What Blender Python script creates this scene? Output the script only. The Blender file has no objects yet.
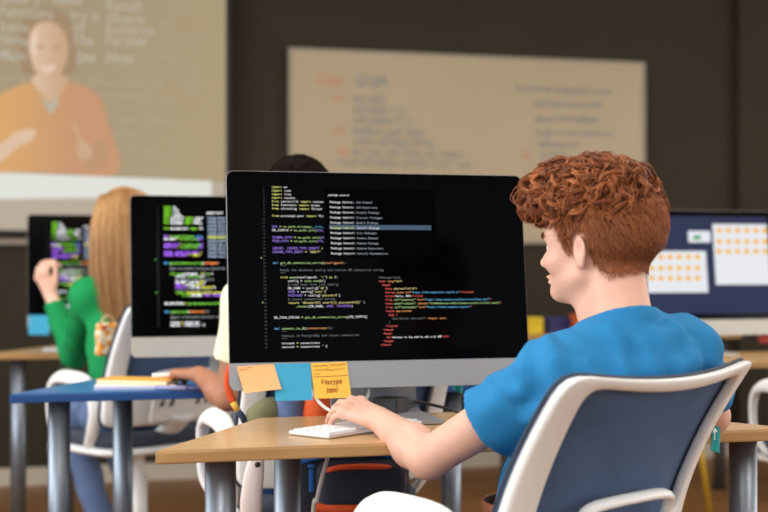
import bpy, bmesh, math, random
import numpy as np
from mathutils import Vector, Matrix
random.seed(7)
rng = np.random.default_rng(11)
SC = bpy.context.scene
COL = SC.collection
R = math.radians
F_PX, CAMZ, HZ = 1350.0, 1.075, 262.0

def P(px, py, z):
    """point seen at photo pixel (px, py) at depth z in front of the camera"""
    return np.array([(px - 384.0) / F_PX * z, z, CAMZ - (py - HZ) / F_PX * z])

C15, S15 = math.cos(R(15)), math.sin(R(15))
E1 = np.array([C15, S15, 0.0]); E2 = np.array([-S15, C15, 0.0])
def room(a, b, z=0.0):
    return E1 * a + E2 * b + np.array([0, 0, z])

def lin(c):
    c = c / 255.0
    return c / 12.92 if c <= 0.04045 else ((c + 0.055) / 1.055) ** 2.4
def rgb(r, g, b):
    return (lin(r), lin(g), lin(b), 1.0)

# ---------------------------------------------------------------- materials
MATS = {}
def mat(name, col, rough=0.5, metal=0.0, var=0.0, vscale=30.0, bump=0.0, bscale=200.0, spec=0.5,
        emit=None, estr=0.0, sss=0.0, stretch=None, coat=0.0, detail=3.0):
    if name in MATS: return MATS[name]
    m = bpy.data.materials.new(name); m.use_nodes = True
    nt = m.node_tree; b = nt.nodes['Principled BSDF']
    b.inputs['Base Color'].default_value = col
    b.inputs['Roughness'].default_value = rough
    b.inputs['Metallic'].default_value = metal
    b.inputs['Specular IOR Level'].default_value = spec
    if coat: b.inputs['Coat Weight'].default_value = coat; b.inputs['Coat Roughness'].default_value = 0.15
    if sss:
        b.inputs['Subsurface Weight'].default_value = sss
        b.inputs['Subsurface Radius'].default_value = (0.9, 0.35, 0.2)
        b.inputs['Subsurface Scale'].default_value = 0.01
    tc = nt.nodes.new('ShaderNodeTexCoord'); mp = nt.nodes.new('ShaderNodeMapping')
    nt.links.new(tc.outputs['Object'], mp.inputs['Vector'])
    if stretch: mp.inputs['Scale'].default_value = stretch
    if var:
        n = nt.nodes.new('ShaderNodeTexNoise'); n.inputs['Scale'].default_value = vscale; n.inputs['Detail'].default_value = detail
        nt.links.new(mp.outputs['Vector'], n.inputs['Vector'])
        r = nt.nodes.new('ShaderNodeValToRGB')
        r.color_ramp.elements[0].position = 0.3; r.color_ramp.elements[1].position = 0.7
        r.color_ramp.elements[0].color = tuple(max(0, c * (1 - var)) for c in col[:3]) + (1,)
        r.color_ramp.elements[1].color = tuple(min(1, c * (1 + var)) for c in col[:3]) + (1,)
        nt.links.new(n.outputs['Fac'], r.inputs['Fac']); nt.links.new(r.outputs['Color'], b.inputs['Base Color'])
    if bump:
        n2 = nt.nodes.new('ShaderNodeTexNoise'); n2.inputs['Scale'].default_value = bscale
        nt.links.new(mp.outputs['Vector'], n2.inputs['Vector'])
        bp = nt.nodes.new('ShaderNodeBump'); bp.inputs['Strength'].default_value = bump; bp.inputs['Distance'].default_value = 0.002
        nt.links.new(n2.outputs['Fac'], bp.inputs['Height']); nt.links.new(bp.outputs['Normal'], b.inputs['Normal'])
    if emit:
        b.inputs['Emission Color'].default_value = emit; b.inputs['Emission Strength'].default_value = estr
    MATS[name] = m
    return m

def wood_mat(name, c1, c2, rough=0.35, rot=15, scale=1.0):
    m = bpy.data.materials.new(name); m.use_nodes = True
    nt = m.node_tree; b = nt.nodes['Principled BSDF']
    tc = nt.nodes.new('ShaderNodeTexCoord'); mp = nt.nodes.new('ShaderNodeMapping')
    mp.inputs['Rotation'].default_value = (0, 0, R(-rot)); mp.inputs['Scale'].default_value = (1.2 * scale, 18 * scale, 6 * scale)
    nt.links.new(tc.outputs['Object'], mp.inputs['Vector'])
    n = nt.nodes.new('ShaderNodeTexNoise'); n.inputs['Scale'].default_value = 3.0; n.inputs['Detail'].default_value = 6.0
    nt.links.new(mp.outputs['Vector'], n.inputs['Vector'])
    r = nt.nodes.new('ShaderNodeValToRGB')
    r.color_ramp.elements[0].position = 0.32; r.color_ramp.elements[1].position = 0.68
    r.color_ramp.elements[0].color = c1; r.color_ramp.elements[1].color = c2
    nt.links.new(n.outputs['Fac'], r.inputs['Fac']); nt.links.new(r.outputs['Color'], b.inputs['Base Color'])
    b.inputs['Roughness'].default_value = rough
    MATS[name] = m
    return m

def hair_mat(name, dark, mid, light, rough=0.38, spec=0.4):
    m = bpy.data.materials.new(name); m.use_nodes = True
    nt = m.node_tree; b = nt.nodes['Principled BSDF']
    at = nt.nodes.new('ShaderNodeAttribute'); at.attribute_name = 'tone'
    r = nt.nodes.new('ShaderNodeValToRGB')
    r.color_ramp.elements[0].color = dark; r.color_ramp.elements[1].color = light
    e = r.color_ramp.elements.new(0.5); e.color = mid
    nt.links.new(at.outputs['Fac'], r.inputs['Fac']); nt.links.new(r.outputs['Color'], b.inputs['Base Color'])
    b.inputs['Roughness'].default_value = rough; b.inputs['Specular IOR Level'].default_value = spec
    MATS[name] = m
    return m

def emit_mat(name, col, s=1.0, base=(0.01, 0.01, 0.01, 1)):
    return mat(name, base, rough=0.6, spec=0.03, emit=col, estr=s)

# ---------------------------------------------------------------- objects
def tag(o, label=None, cat=None, group=None, kind=None):
    if label: o['label'] = label
    if cat: o['category'] = cat
    if group: o['group'] = group
    if kind: o['kind'] = kind
    return o
def empty(name, loc=(0, 0, 0), rz=0.0, label=None, cat=None, group=None):
    o = bpy.data.objects.new(name, None); COL.objects.link(o)
    o.location = tuple(loc); o.rotation_euler = (0, 0, rz); o.empty_display_size = 0.05
    return tag(o, label, cat, group)
def copy_tree(o, parent=None):
    c = o.copy(); COL.objects.link(c)
    if parent is not None: c.parent = parent
    for ch in list(o.children): copy_tree(ch, c)
    return c

class MB:
    """collects shapes, links them as one mesh object"""
    def __init__(s):
        s.v = []; s.f = []; s.m = []; s.sm = []; s.n = 0
    def add(s, v, f, mi=0, smooth=False):
        v = np.asarray(v, float).reshape(-1, 3)
        s.v.append(v)
        for q in f: s.f.append([int(i) + s.n for i in q])
        s.m += [mi] * len(f); s.sm += [smooth] * len(f); s.n += len(v)
        return s
    def box(s, c, size, ax=None, bevel=0.0, mi=0, seg=2):
        bm = bmesh.new(); bmesh.ops.create_cube(bm, size=1.0)
        for q in bm.verts: q.co = Vector((q.co.x * size[0], q.co.y * size[1], q.co.z * size[2]))
        if bevel > 0:
            bmesh.ops.bevel(bm, geom=bm.edges[:], offset=bevel, segments=seg, affect='EDGES', profile=0.5)
        v = np.array([q.co[:] for q in bm.verts]); f = [[w.index for w in q.verts] for q in bm.faces]
        bm.free()
        if ax is not None: v = v @ np.array(ax)       # rows of ax are the box axes
        return s.add(v + np.asarray(c), f, mi, False)
    def tube(s, pts, rad, n=10, mi=0, smooth_path=0, closed=False, flat=None, cap=True, upv=None):
        """sweep; rad scalar or per point; flat=(wx, wz) elliptical factors around frame axes"""
        p = np.asarray(pts, float)
        r = np.full(len(p), rad, float) if np.isscalar(rad) else np.asarray(rad, float)
        if smooth_path:
            p, r = catmull(p, r, smooth_path, closed)
        N = len(p)
        if closed: t = np.roll(p, -1, 0) - np.roll(p, 1, 0)
        else:
            t = np.gradient(p, axis=0)
        t /= np.linalg.norm(t, axis=1)[:, None] + 1e-12
        up = np.array([0, 0, 1.0]) if upv is None else np.asarray(upv, float)
        if upv is None and abs(t[0] @ up) > 0.9: up = np.array([0, 1.0, 0])
        a = np.zeros_like(p); u = up
        for i in range(N):
            q = (up if upv is not None else u) - t[i] * (t[i] @ (up if upv is not None else u)); q /= np.linalg.norm(q) + 1e-12; a[i] = q; u = q
        b = np.cross(t, a)
        ang = np.linspace(0, 2 * np.pi, n, endpoint=False)
        fx, fz = flat if flat else (1, 1)
        ring = (b[:, None, :] * np.cos(ang)[None, :, None] * fx + a[:, None, :] * np.sin(ang)[None, :, None] * fz) * r[:, None, None] + p[:, None, :]
        f = []
        for i in range(N if closed else N - 1):
            j = (i + 1) % N
            for k in range(n):
                l = (k + 1) % n
                f.append([i * n + k, i * n + l, j * n + l, j * n + k])
        if cap and not closed:
            f.append(list(range(n))[::-1]); f.append([(N - 1) * n + k for k in range(n)])
        return s.add(ring.reshape(-1, 3), f, mi, True)
    def lathe(s, c, prof, n=24, mi=0):
        """prof: list of (radius, z)"""
        ang = np.linspace(0, 2 * np.pi, n, endpoint=False)
        v = np.array([[c[0] + r * math.cos(a), c[1] + r * math.sin(a), c[2] + z] for r, z in prof for a in ang])
        f = []
        for i in range(len(prof) - 1):
            for k in range(n):
                l = (k + 1) % n
                f.append([i * n + k, i * n + l, (i + 1) * n + l, (i + 1) * n + k])
        f.append(list(range(n))[::-1]); f.append([(len(prof) - 1) * n + k for k in range(n)])
        return s.add(v, f, mi, True)
    def prism(s, poly, z0, z1, bevel=0.0, mi=0):
        bm = bmesh.new()
        vs = [bm.verts.new((p[0], p[1], z0)) for p in poly]
        fc = bm.faces.new(vs)
        ex = bmesh.ops.extrude_face_region(bm, geom=[fc])
        for q in ex['geom']:
            if isinstance(q, bmesh.types.BMVert): q.co.z = z1
        bmesh.ops.recalc_face_normals(bm, faces=bm.faces[:])
        if bevel: bmesh.ops.bevel(bm, geom=bm.edges[:], offset=bevel, segments=2, affect='EDGES', profile=0.5)
        bm.verts.index_update()
        v = np.array([q.co[:] for q in bm.verts]); f = [[w.index for w in q.verts] for q in bm.faces]
        bm.free()
        return s.add(v, f, mi)
    def poly(s, pts, mi=0):
        return s.add(pts, [list(range(len(pts)))], mi)
    def build(s, name, mats, parent=None, smooth=None):
        me = bpy.data.meshes.new(name)
        v = np.concatenate(s.v) if s.v else np.zeros((0, 3))
        me.from_pydata(v.tolist(), [], s.f)
        if not isinstance(mats, (list, tuple)): mats = [mats]
        for m in mats: me.materials.append(m)
        me.polygons.foreach_set('material_index', s.m)
        me.polygons.foreach_set('use_smooth', s.sm if smooth is None else [smooth] * len(s.f))
        me.update()
        o = bpy.data.objects.new(name, me); COL.objects.link(o)
        if parent is not None: o.parent = parent
        return o

def catmull(p, r, k, closed=False):
    N = len(p); out = []; ro = []
    rngi = range(N if closed else N - 1)
    for i in rngi:
        if closed: a, b, c, d = p[(i - 1) % N], p[i], p[(i + 1) % N], p[(i + 2) % N]; r0, r1 = r[i], r[(i + 1) % N]
        else: a, b, c, d = p[max(i - 1, 0)], p[i], p[i + 1], p[min(i + 2, N - 1)]; r0, r1 = r[i], r[i + 1]
        for q in range(k):
            t = q / k
            out.append(0.5 * ((2 * b) + (-a + c) * t + (2 * a - 5 * b + 4 * c - d) * t * t + (-a + 3 * b - 3 * c + d) * t ** 3))
            ro.append(r0 + (r1 - r0) * t)
    if not closed: out.append(p[-1]); ro.append(r[-1])
    return np.array(out), np.array(ro)

def grid_mesh(verts, nu, nv):
    f = []
    for i in range(nu - 1):
        for j in range(nv - 1):
            f.append([i * nv + j, (i + 1) * nv + j, (i + 1) * nv + j + 1, i * nv + j + 1])
    return f

def fast_mesh(name, v, f, m, parent=None, smooth=True, tone=None):
    """v (N,3), f (M,4) quads"""
    me = bpy.data.meshes.new(name)
    v = np.ascontiguousarray(v, np.float32); f = np.ascontiguousarray(f, np.int32)
    M, K = f.shape
    me.vertices.add(len(v)); me.vertices.foreach_set('co', v.ravel())
    me.loops.add(M * K); me.loops.foreach_set('vertex_index', f.ravel())
    me.polygons.add(M); me.polygons.foreach_set('loop_start', np.arange(0, M * K, K, dtype=np.int32))
    me.update(calc_edges=True); me.validate()
    me.polygons.foreach_set('use_smooth', [smooth] * len(me.polygons))
    for q in (m if isinstance(m, (list, tuple)) else [m]): me.materials.append(q)
    if tone is not None:
        a = me.attributes.new('tone', 'FLOAT', 'POINT'); a.data.foreach_set('value', np.ascontiguousarray(tone, np.float32))
    me.update()
    o = bpy.data.objects.new(name, me); COL.objects.link(o)
    if parent is not None: o.parent = parent
    return o

# ---------------------------------------------------------------- distance fields -> smooth meshes
def rc(p, a, b, r1, r2):
    a = np.asarray(a, np.float32); b = np.asarray(b, np.float32)
    ba = b - a; pa = p - a
    t = np.clip((pa @ ba) / (ba @ ba + 1e-12), 0, 1)
    d = pa - t[:, None] * ba
    return np.sqrt(np.einsum('ij,ij->i', d, d)) - (r1 + (r2 - r1) * t)
def ell(p, c, r, ax=None):
    q = p - np.asarray(c, np.float32)
    if ax is not None: q = q @ np.asarray(ax, np.float32).T
    r = np.asarray(r, np.float32)
    k0 = np.sqrt(np.sum((q / r) ** 2, 1)); k1 = np.sqrt(np.sum((q / (r * r)) ** 2, 1)) + 1e-9
    return k0 * (k0 - 1) / k1
def smin(a, b, k):
    h = np.maximum(k - np.abs(a - b), 0) / k
    return np.minimum(a, b) - h * h * k * 0.25
def smax(a, b, k): return -smin(-a, -b, k)

def surface_nets(f, lo, hi, h, smooth=1):
    lo = np.asarray(lo, float); hi = np.asarray(hi, float)
    c = 4
    nb = np.ceil((hi - lo) / (h * c)).astype(int) + 1
    n = nb * c + 1
    ax = [lo[i] + np.arange(nb[i] + 1) * h * c for i in range(3)]
    G = np.stack(np.meshgrid(*ax, indexing='ij'), -1).reshape(-1, 3).astype(np.float32)
    cv = np.concatenate([f(G[i:i + 400000]) for i in range(0, len(G), 400000)]).reshape(nb + 1)
    mn = np.full(nb, 1e9, np.float32)
    for dx in (0, 1):
        for dy in (0, 1):
            for dz in (0, 1):
                mn = np.minimum(mn, np.abs(cv[dx:dx + nb[0], dy:dy + nb[1], dz:dz + nb[2]]))
    act = mn < h * c * 1.9
    V = np.repeat(np.repeat(np.repeat(cv, c, 0), c, 1), c, 2)[:n[0], :n[1], :n[2]].astype(np.float32)
    need = np.zeros(n, bool)
    bi = np.argwhere(act)
    o = np.arange(c + 1)
    off = np.stack(np.meshgrid(o, o, o, indexing='ij'), -1).reshape(-1, 3)
    for s in range(0, len(bi), 20000):
        ii = (bi[s:s + 20000, None, :] * c + off[None]).reshape(-1, 3)
        need[ii[:, 0], ii[:, 1], ii[:, 2]] = True
    idx = np.argwhere(need)
    for s in range(0, len(idx), 400000):
        q = idx[s:s + 400000]
        V[q[:, 0], q[:, 1], q[:, 2]] = f((lo + q * h).astype(np.float32))
    ins = V < 0
    cnt = np.zeros(n - 1, np.int8)
    for dx in (0, 1):
        for dy in (0, 1):
            for dz in (0, 1):
                cnt += ins[dx:n[0] - 1 + dx, dy:n[1] - 1 + dy, dz:n[2] - 1 + dz]
    cells = np.argwhere((cnt > 0) & (cnt < 8))
    acc = np.zeros((len(cells), 3)); num = np.zeros(len(cells))
    cor = np.array([[x, y, z] for x in (0, 1) for y in (0, 1) for z in (0, 1)])
    for a in range(8):
        for b in range(a + 1, 8):
            if np.abs(cor[a] - cor[b]).sum() != 1: continue
            pa = cells + cor[a]; pb = cells + cor[b]
            va = V[pa[:, 0], pa[:, 1], pa[:, 2]]; vb = V[pb[:, 0], pb[:, 1], pb[:, 2]]
            m = (va < 0) != (vb < 0)
            t = np.where(m, va / np.where(m, va - vb, 1), 0)
            acc += np.where(m[:, None], cor[a] + t[:, None] * (cor[b] - cor[a]), 0); num += m
    verts = lo + (cells + acc / num[:, None]) * h
    ids = np.full(n - 1, -1, np.int32); ids[cells[:, 0], cells[:, 1], cells[:, 2]] = np.arange(len(cells))
    F = []
    for d in range(3):
        a1, a2 = (d + 1) % 3, (d + 2) % 3
        s0 = [slice(None)] * 3; s1 = [slice(None)] * 3
        s0[d] = slice(0, -1); s1[d] = slice(1, None)
        A = ins[tuple(s0)]; B = ins[tuple(s1)]
        e = np.argwhere(A != B)
        e = e[(e[:, a1] > 0) & (e[:, a2] > 0) & (e[:, a1] < n[a1] - 1) & (e[:, a2] < n[a2] - 1)]
        fl = A[e[:, 0], e[:, 1], e[:, 2]]
        q = []
        for o1, o2 in ((-1, -1), (0, -1), (0, 0), (-1, 0)):
            g = e.copy(); g[:, a1] += o1; g[:, a2] += o2
            q.append(ids[g[:, 0], g[:, 1], g[:, 2]])
        q = np.stack(q, 1)
        q[~fl] = q[~fl][:, ::-1]
        F.append(q)
    F = np.concatenate(F)
    F = F[(F >= 0).all(1)]
    for _ in range(smooth):
        s = np.zeros_like(verts); w = np.zeros(len(verts))
        for a, b in ((0, 1), (1, 2), (2, 3), (3, 0)):
            np.add.at(s, F[:, a], verts[F[:, b]]); np.add.at(w, F[:, a], 1)
            np.add.at(s, F[:, b], verts[F[:, a]]); np.add.at(w, F[:, b], 1)
        verts = verts * 0.4 + 0.6 * s / np.maximum(w, 1)[:, None]
    return verts, F

def sdf_obj(name, f, lo, hi, h, m, parent=None, smooth=1):
    v, q = surface_nets(f, lo, hi, h, smooth)
    return fast_mesh(name, v, q, m, parent)

def strands(paths, rad, n=3):
    """paths (S,K,3), rad (S,K) -> tube mesh arrays (v, f, strand index per vertex)"""
    S, K, _ = paths.shape
    t = np.gradient(paths, axis=1); t /= np.linalg.norm(t, axis=2, keepdims=True) + 1e-12
    up = np.array([0.31, 0.17, 0.93])
    a = up - t * (t @ up)[..., None]; a /= np.linalg.norm(a, axis=2, keepdims=True) + 1e-9
    b = np.cross(t, a)
    an = np.linspace(0, 2 * np.pi, n, endpoint=False)
    ring = paths[:, :, None, :] + (a[:, :, None, :] * np.cos(an)[None, None, :, None] + b[:, :, None, :] * np.sin(an)[None, None, :, None]) * rad[:, :, None, None]
    base = (np.arange(S) * K * n)[:, None, None] + (np.arange(K - 1) * n)[None, :, None]
    k = np.arange(n)[None, None, :]; l = ((np.arange(n) + 1) % n)[None, None, :]
    f = np.stack([base + k, base + l, base + n + l, base + n + k], -1).reshape(-1, 4)
    return ring.reshape(-1, 3), f, np.repeat(np.arange(S), K * n)

# ---------------------------------------------------------------- glyphs (Blender's built-in font, turned into mesh)
GL = {}
def prep_glyphs(chars):
    obs = []
    for ch in chars:
        if ch in GL or ch == ' ': continue
        cu = bpy.data.curves.new('glyph', 'FONT'); cu.body = ch; cu.size = 1.0; cu.resolution_u = 2; cu.offset = 0.018
        o = bpy.data.objects.new('glyph', cu); COL.objects.link(o); obs.append((ch, o))
    bpy.context.view_layer.update()
    dg = bpy.context.evaluated_depsgraph_get()
    for ch, o in obs:
        e = o.evaluated_get(dg); me = e.to_mesh()
        v = np.array([q.co[:] for q in me.vertices]) if len(me.vertices) else np.zeros((0, 3))
        f = [list(q.vertices) for q in me.polygons]
        GL[ch] = (v, f)
        e.to_mesh_clear()
    for ch, o in obs:
        cu = o.data; bpy.data.objects.remove(o); bpy.data.curves.remove(cu)
import string
prep_glyphs(string.ascii_letters + string.digits + string.punctuation)

def text_mono(mb, s, org, ux, uy, cw, size, mi):
    """mono-spaced text; org = baseline start, ux/uy unit vectors"""
    for i, ch in enumerate(s):
        if ch == ' ': continue
        v, f = GL[ch]
        if not len(v): continue
        w = v[:, 0].max() - v[:, 0].min(); mid = (v[:, 0].max() + v[:, 0].min()) / 2
        sx = min(1.0, 0.92 * cw / (w * size + 1e-9)) if w * size > 0.5 * cw else 1.0
        x = (v[:, 0] - mid) * size * sx + (i + 0.5) * cw; y = v[:, 1] * size
        mb.add(org + ux[None] * x[:, None] + uy[None] * y[:, None], f, mi)
def text_prop(mb, s, org, ux, uy, size, mi, jit=0.0, shear=0.0, sx=1.0):
    x0 = 0.0
    for ch in s:
        if ch == ' ': x0 += 0.35 * size * sx; continue
        v, f = GL[ch]
        w = v[:, 0].max() - v[:, 0].min()
        dy = random.uniform(-jit, jit) * size; k = 1 + random.uniform(-jit, jit)
        x = (v[:, 0] - v[:, 0].min() + shear * v[:, 1]) * size * sx * k + x0; y = v[:, 1] * size * k + dy
        mb.add(org + ux[None] * x[:, None] + uy[None] * y[:, None], f, mi)
        x0 += (w + 0.1) * size * sx
# ================================================================ materials used throughout
M_wall = mat('wall_paint', rgb(59, 53, 41), 0.85, var=0.04, vscale=3.0, spec=0.2)
M_ceil = mat('ceiling_paint', rgb(225, 222, 215), 0.9)
M_trim = mat('trim_paint', rgb(205, 195, 178), 0.6)
M_floor = wood_mat('floor_parquet', rgb(118, 78, 42), rgb(158, 112, 66), 0.42)
M_oak = wood_mat('table_oak', rgb(188, 148, 100), rgb(206, 168, 118), 0.28)
M_oak_edge = wood_mat('table_oak_edge', rgb(170, 130, 80), rgb(188, 150, 98), 0.4)
M_blue = mat('table_blue', rgb(38, 108, 170), 0.3, var=0.05, vscale=4)
M_blue_edge = mat('table_blue_edge', rgb(24, 76, 140), 0.4)
M_red = mat('table_red', rgb(165, 45, 35), 0.35)
M_steel = mat('brushed_steel', rgb(128, 136, 146), 0.4, 0.8, var=0.06, vscale=8, stretch=(60, 60, 0.6))
M_dark_steel = mat('dark_steel', rgb(70, 72, 76), 0.4, 0.7)
M_alu = mat('aluminium', rgb(172, 174, 178), 0.42, 0.55, bump=0.05, bscale=900)
M_alu_light = mat('aluminium_light', rgb(188, 185, 178), 0.45, 0.25)
M_glass = mat('screen_glass', rgb(2, 2, 3), 0.12, spec=0.06)
M_white_pl = mat('white_plastic', rgb(232, 232, 230), 0.35)
M_black_pl = mat('black_plastic', rgb(22, 22, 24), 0.45)
M_rubber = mat('rubber', rgb(16, 16, 17), 0.8)

def plane_box(mb, a0, a1, b0, b1, z0, z1, **k):
    c = room((a0 + a1) / 2, (b0 + b1) / 2, (z0 + z1) / 2)
    mb.box(c, (abs(a1 - a0), abs(b1 - b0), z1 - z0), ax=[E1, E2, (0, 0, 1)], **k)

WB = 6.97 * C15          # back wall, distance along the room axis
XL, XR, YF, ZC = -2.1, 6.2, -2.6, 2.95
def struct(name, mb, m, parent=None):
    o = mb.build(name, m, parent)
    if parent is None: o['kind'] = 'structure'
    return o
b = MB(); plane_box(b, XL, XR, YF, WB, -0.1, 0.0); struct('floor', b, M_floor)
b = MB(); plane_box(b, XL, XR, YF, WB, ZC, ZC + 0.1); struct('ceiling', b, M_ceil)
b = MB(); plane_box(b, XL - 0.15, XR + 0.15, WB, WB + 0.15, 0, ZC); struct('wall_back', b, M_wall)
b = MB(); plane_box(b, XL, XR, WB - 0.018, WB, 0, 0.085); struct('baseboard_back', b, M_trim)
b = MB(); plane_box(b, 3.82, 4.02, WB - 0.05, WB, 0.085, ZC); struct('trim_1', b, M_wall)

def side_wall(side, x0, x1, wins):
    b = MB(); z0, z1 = 0.85, 2.6
    plane_box(b, x0, x1, YF, WB, 0, z0); plane_box(b, x0, x1, YF, WB, z1, ZC)
    ys = [YF] + [q for w in wins for q in w] + [WB]
    for i in range(0, len(ys), 2): plane_box(b, x0, x1, ys[i], ys[i + 1], z0, z1)
    struct('wall_' + side, b, M_ceil)
    return z0, z1
WN = [0]
def windows(x0, x1, wins, z0, z1):
    for y0, y1 in wins:
        WN[0] += 1
        b = MB(); t = 0.05
        plane_box(b, x0, x1, y0, y1, z0, z0 + t); plane_box(b, x0, x1, y0, y1, z1 - t, z1)
        plane_box(b, x0, x1, y0, y0 + t, z0 + t, z1 - t); plane_box(b, x0, x1, y1 - t, y1, z0 + t, z1 - t)
        ym = (y0 + y1) / 2
        plane_box(b, x0, x1, ym - t / 2, ym + t / 2, z0 + t, z1 - t)
        struct('window_%d' % WN[0], b, M_white_pl)
wl = [(-2.2, -0.2), (0.4, 2.4), (3.0, 5.0)]
z0, z1 = side_wall('left', XL - 0.15, XL, wl); windows(XL - 0.1, XL - 0.04, wl, z0, z1)
z0, z1 = side_wall('right', XR, XR + 0.15, wl); windows(XR + 0.04, XR + 0.1, wl, z0, z1)

# ---------------------------------------------------------------- whiteboard on the back wall
def on_wall(px, py, off):
    """pixel -> (a, z) on the plane 'off' in front of the back wall"""
    u = (px - 384) / F_PX
    # room b coordinate of (u*z, z) = z*(C15 - u*S15)
    z = (WB - off) / (C15 - u * S15)
    x = u * z
    return x * C15 + z * S15, CAMZ - (py - HZ) / F_PX * z
def wall_pt(a, z, off): return room(a, WB - off, z)

M_wboard = mat('whiteboard_enamel', rgb(186, 168, 136), 0.4, var=0.02, vscale=2)
M_wframe = mat('whiteboard_frame', rgb(150, 142, 126), 0.4, 0.3)
a0, zt = on_wall(291, 50, 0.03); a1, _ = on_wall(643, 62, 0.03); zb = 1.185
wbd = empty('whiteboard', room((a0 + a1) / 2, WB, zb), R(15), 'wide framed whiteboard with red and blue handwriting on the dark back wall', 'whiteboard')
def wadd(mb, x0, x1, za, zb_, y0, y1, **k):
    mb.box(((x0 + x1) / 2 - (a0 + a1) / 2, (y0 + y1) / 2, (za + zb_) / 2 - zb), (x1 - x0, abs(y1 - y0), zb_ - za), **k)
b = MB(); wadd(b, a0, a1, zb, zt, -0.028, 0.0); b.build('panel', M_wboard, wbd)
b = MB(); t = 0.014
wadd(b, a0 - t, a1 + t, zt, zt + t, -0.034, 0); wadd(b, a0 - t, a1 + t, zb - t, zb, -0.034, 0)
wadd(b, a0 - t, a0, zb, zt, -0.034, 0); wadd(b, a1, a1 + t, zb, zt, -0.034, 0)
b.build('frame', M_wframe, wbd)
b = MB()
inkb, inkr = mat('ink_blue', rgb(150, 150, 150), 0.6), mat('ink_red', rgb(212, 150, 122), 0.6)
lines = [(316, 84, 'Class', 1, .085), (356, 85, 'Graph', 0, .085), (332, 102, 'def', 1, .055), (354, 102, 'init (self):', 0, .055),
         (354, 113, 'self.edges = { }', 0, .055), (354, 123, 'self.weights = { }', 0, .055), (334, 134, 'def', 1, .055), (352, 134, 'neighbors (self, node):', 0, .055),
         (354, 144, 'return self.edges [node]', 0, .055), (338, 155, 'def', 1, .055), (352, 155, 'get_cost (self, from, to) : return', 0, .055),
         (338, 165, 'return self.weights [(from + to)] + cost', 0, .055),
         (515, 91, '# to find the wrong path in costs', 0, .05), (532, 106, 'stack and frontier nodes', 0, .05), (535, 121, 'distance and neighbors', 0, .05),
         (535, 135, 'weight to start and current', 0, .05), (538, 147, 'additional cost', 0, .05), (522, 158, 'def', 1, .05), (540, 158, 'all children', 0, .05)]
for px, py, s, k, sz in lines:
    a, z = on_wall(px, py, 0.03)
    text_prop(b, s, np.array([a - (a0 + a1) / 2, -0.0295, z - zb]), np.array([1.0, 0, 0]), np.array([0, 0.0, 1]), sz * 1.12, k, jit=0.08, shear=0.15, sx=0.62)
b.build('handwriting', [inkb, inkr], wbd)

# ---------------------------------------------------------------- projection screen with a video call
OFF = 0.12
aR, _ = on_wall(226, 100, OFF); aL = aR - 2.35; ZB, ZT = 1.225, 2.86
ps = empty('projection_screen', room((aL + aR) / 2, WB - OFF, 0), R(15), 'pulled-down projection screen showing a presenter in an orange shirt', 'projection screen')
am = (aL + aR) / 2
M_pscreen = mat('screen_cloth', rgb(196, 188, 174), 0.85)
b = MB(); b.box((0, 0.004, (ZB + ZT) / 2), (aR - aL, 0.006, ZT - ZB)); b.build('fabric', M_pscreen, ps)
b = MB(); b.box((0, 0.006, ZB - 0.012), (aR - aL + 0.03, 0.026, 0.026), bevel=0.006); b.build('weight_bar', M_black_pl, ps)
b = MB(); b.box((0, 0.04, ZT + 0.04), (aR - aL + 0.1, 0.09, 0.1), bevel=0.02); b.build('casing', M_white_pl, ps)
for x_ in (aR - am + 0.012, aL - am - 0.012):
    b = MB(); b.box((x_, 0.004, (ZB + ZT) / 2), (0.024, 0.007, ZT - ZB)); b.build('black_border', M_black_pl, ps)
b = MB(); plane_box(b, XL, on_wall(231, 240, 0.02)[0], WB - 0.02, WB, 1.16, 1.19); struct('trim_2', b, M_trim)

def pm(name, r_, g_, b_, k=0.6):
    return mat(name, tuple(q * 0.5 for q in rgb(r_, g_, b_)[:3]) + (1,), 0.9, spec=0.1, emit=rgb(r_, g_, b_), estr=k)
PJ = [pm('projected_wall', 168, 152, 124), pm('projected_bar', 208, 212, 206, 0.75), pm('projected_orange', 212, 168, 114), pm('projected_peach', 196, 150, 116),
      pm('projected_skin', 208, 176, 146), pm('projected_skin_light', 228, 206, 186), pm('projected_hair', 164, 140, 112), pm('projected_writing', 186, 182, 166),
      pm('projected_faint_writing', 173, 162, 138), pm('projected_shade', 188, 150, 118), pm('projected_writing_ochre', 174, 152, 114)]
def grad(m, x0, c0, x1, c1, k):
    nt = m.node_tree; b_ = nt.nodes['Principled BSDF']; sep = nt.nodes.new('ShaderNodeSeparateXYZ'); mr = nt.nodes.new('ShaderNodeMapRange'); mx = nt.nodes.new('ShaderNodeMix'); mx.data_type = 'RGBA'
    mr.inputs['From Min'].default_value = x0; mr.inputs['From Max'].default_value = x1
    nt.links.new(nt.nodes['Texture Coordinate'].outputs['Object'], sep.inputs[0]); nt.links.new(sep.outputs['X'], mr.inputs['Value']); nt.links.new(mr.outputs['Result'], mx.inputs['Factor'])
    mx.inputs['A'].default_value = c0; mx.inputs['B'].default_value = c1
    nt.links.new(mx.outputs['Result'], b_.inputs['Emission Color'])
def spt(px, py, lay):
    a, z = on_wall(px, py, OFF)
    return np.array([a - am, -0.0005 - 0.0006 * lay, z])
def blob(mb, pts, lay, mi, k=6):
    p = np.array([spt(x, y, lay) for x, y in pts])
    q, _ = catmull(p, np.zeros(len(p)), k, True)
    c = q.mean(0)
    n = len(q)
    mb.add(np.vstack([q, c]), [[i, (i + 1) % n, n] for i in range(n)], mi)
xx = lambda px: on_wall(px, 100, OFF)[0] - am
grad(PJ[3], xx(5), rgb(226, 178, 108), xx(75), rgb(200, 152, 118), .5)      # the shirt's picture: yellow orange to peach
grad(PJ[4], xx(34), rgb(226, 200, 176), xx(60), rgb(196, 164, 132), .5)     # the face's picture
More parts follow.
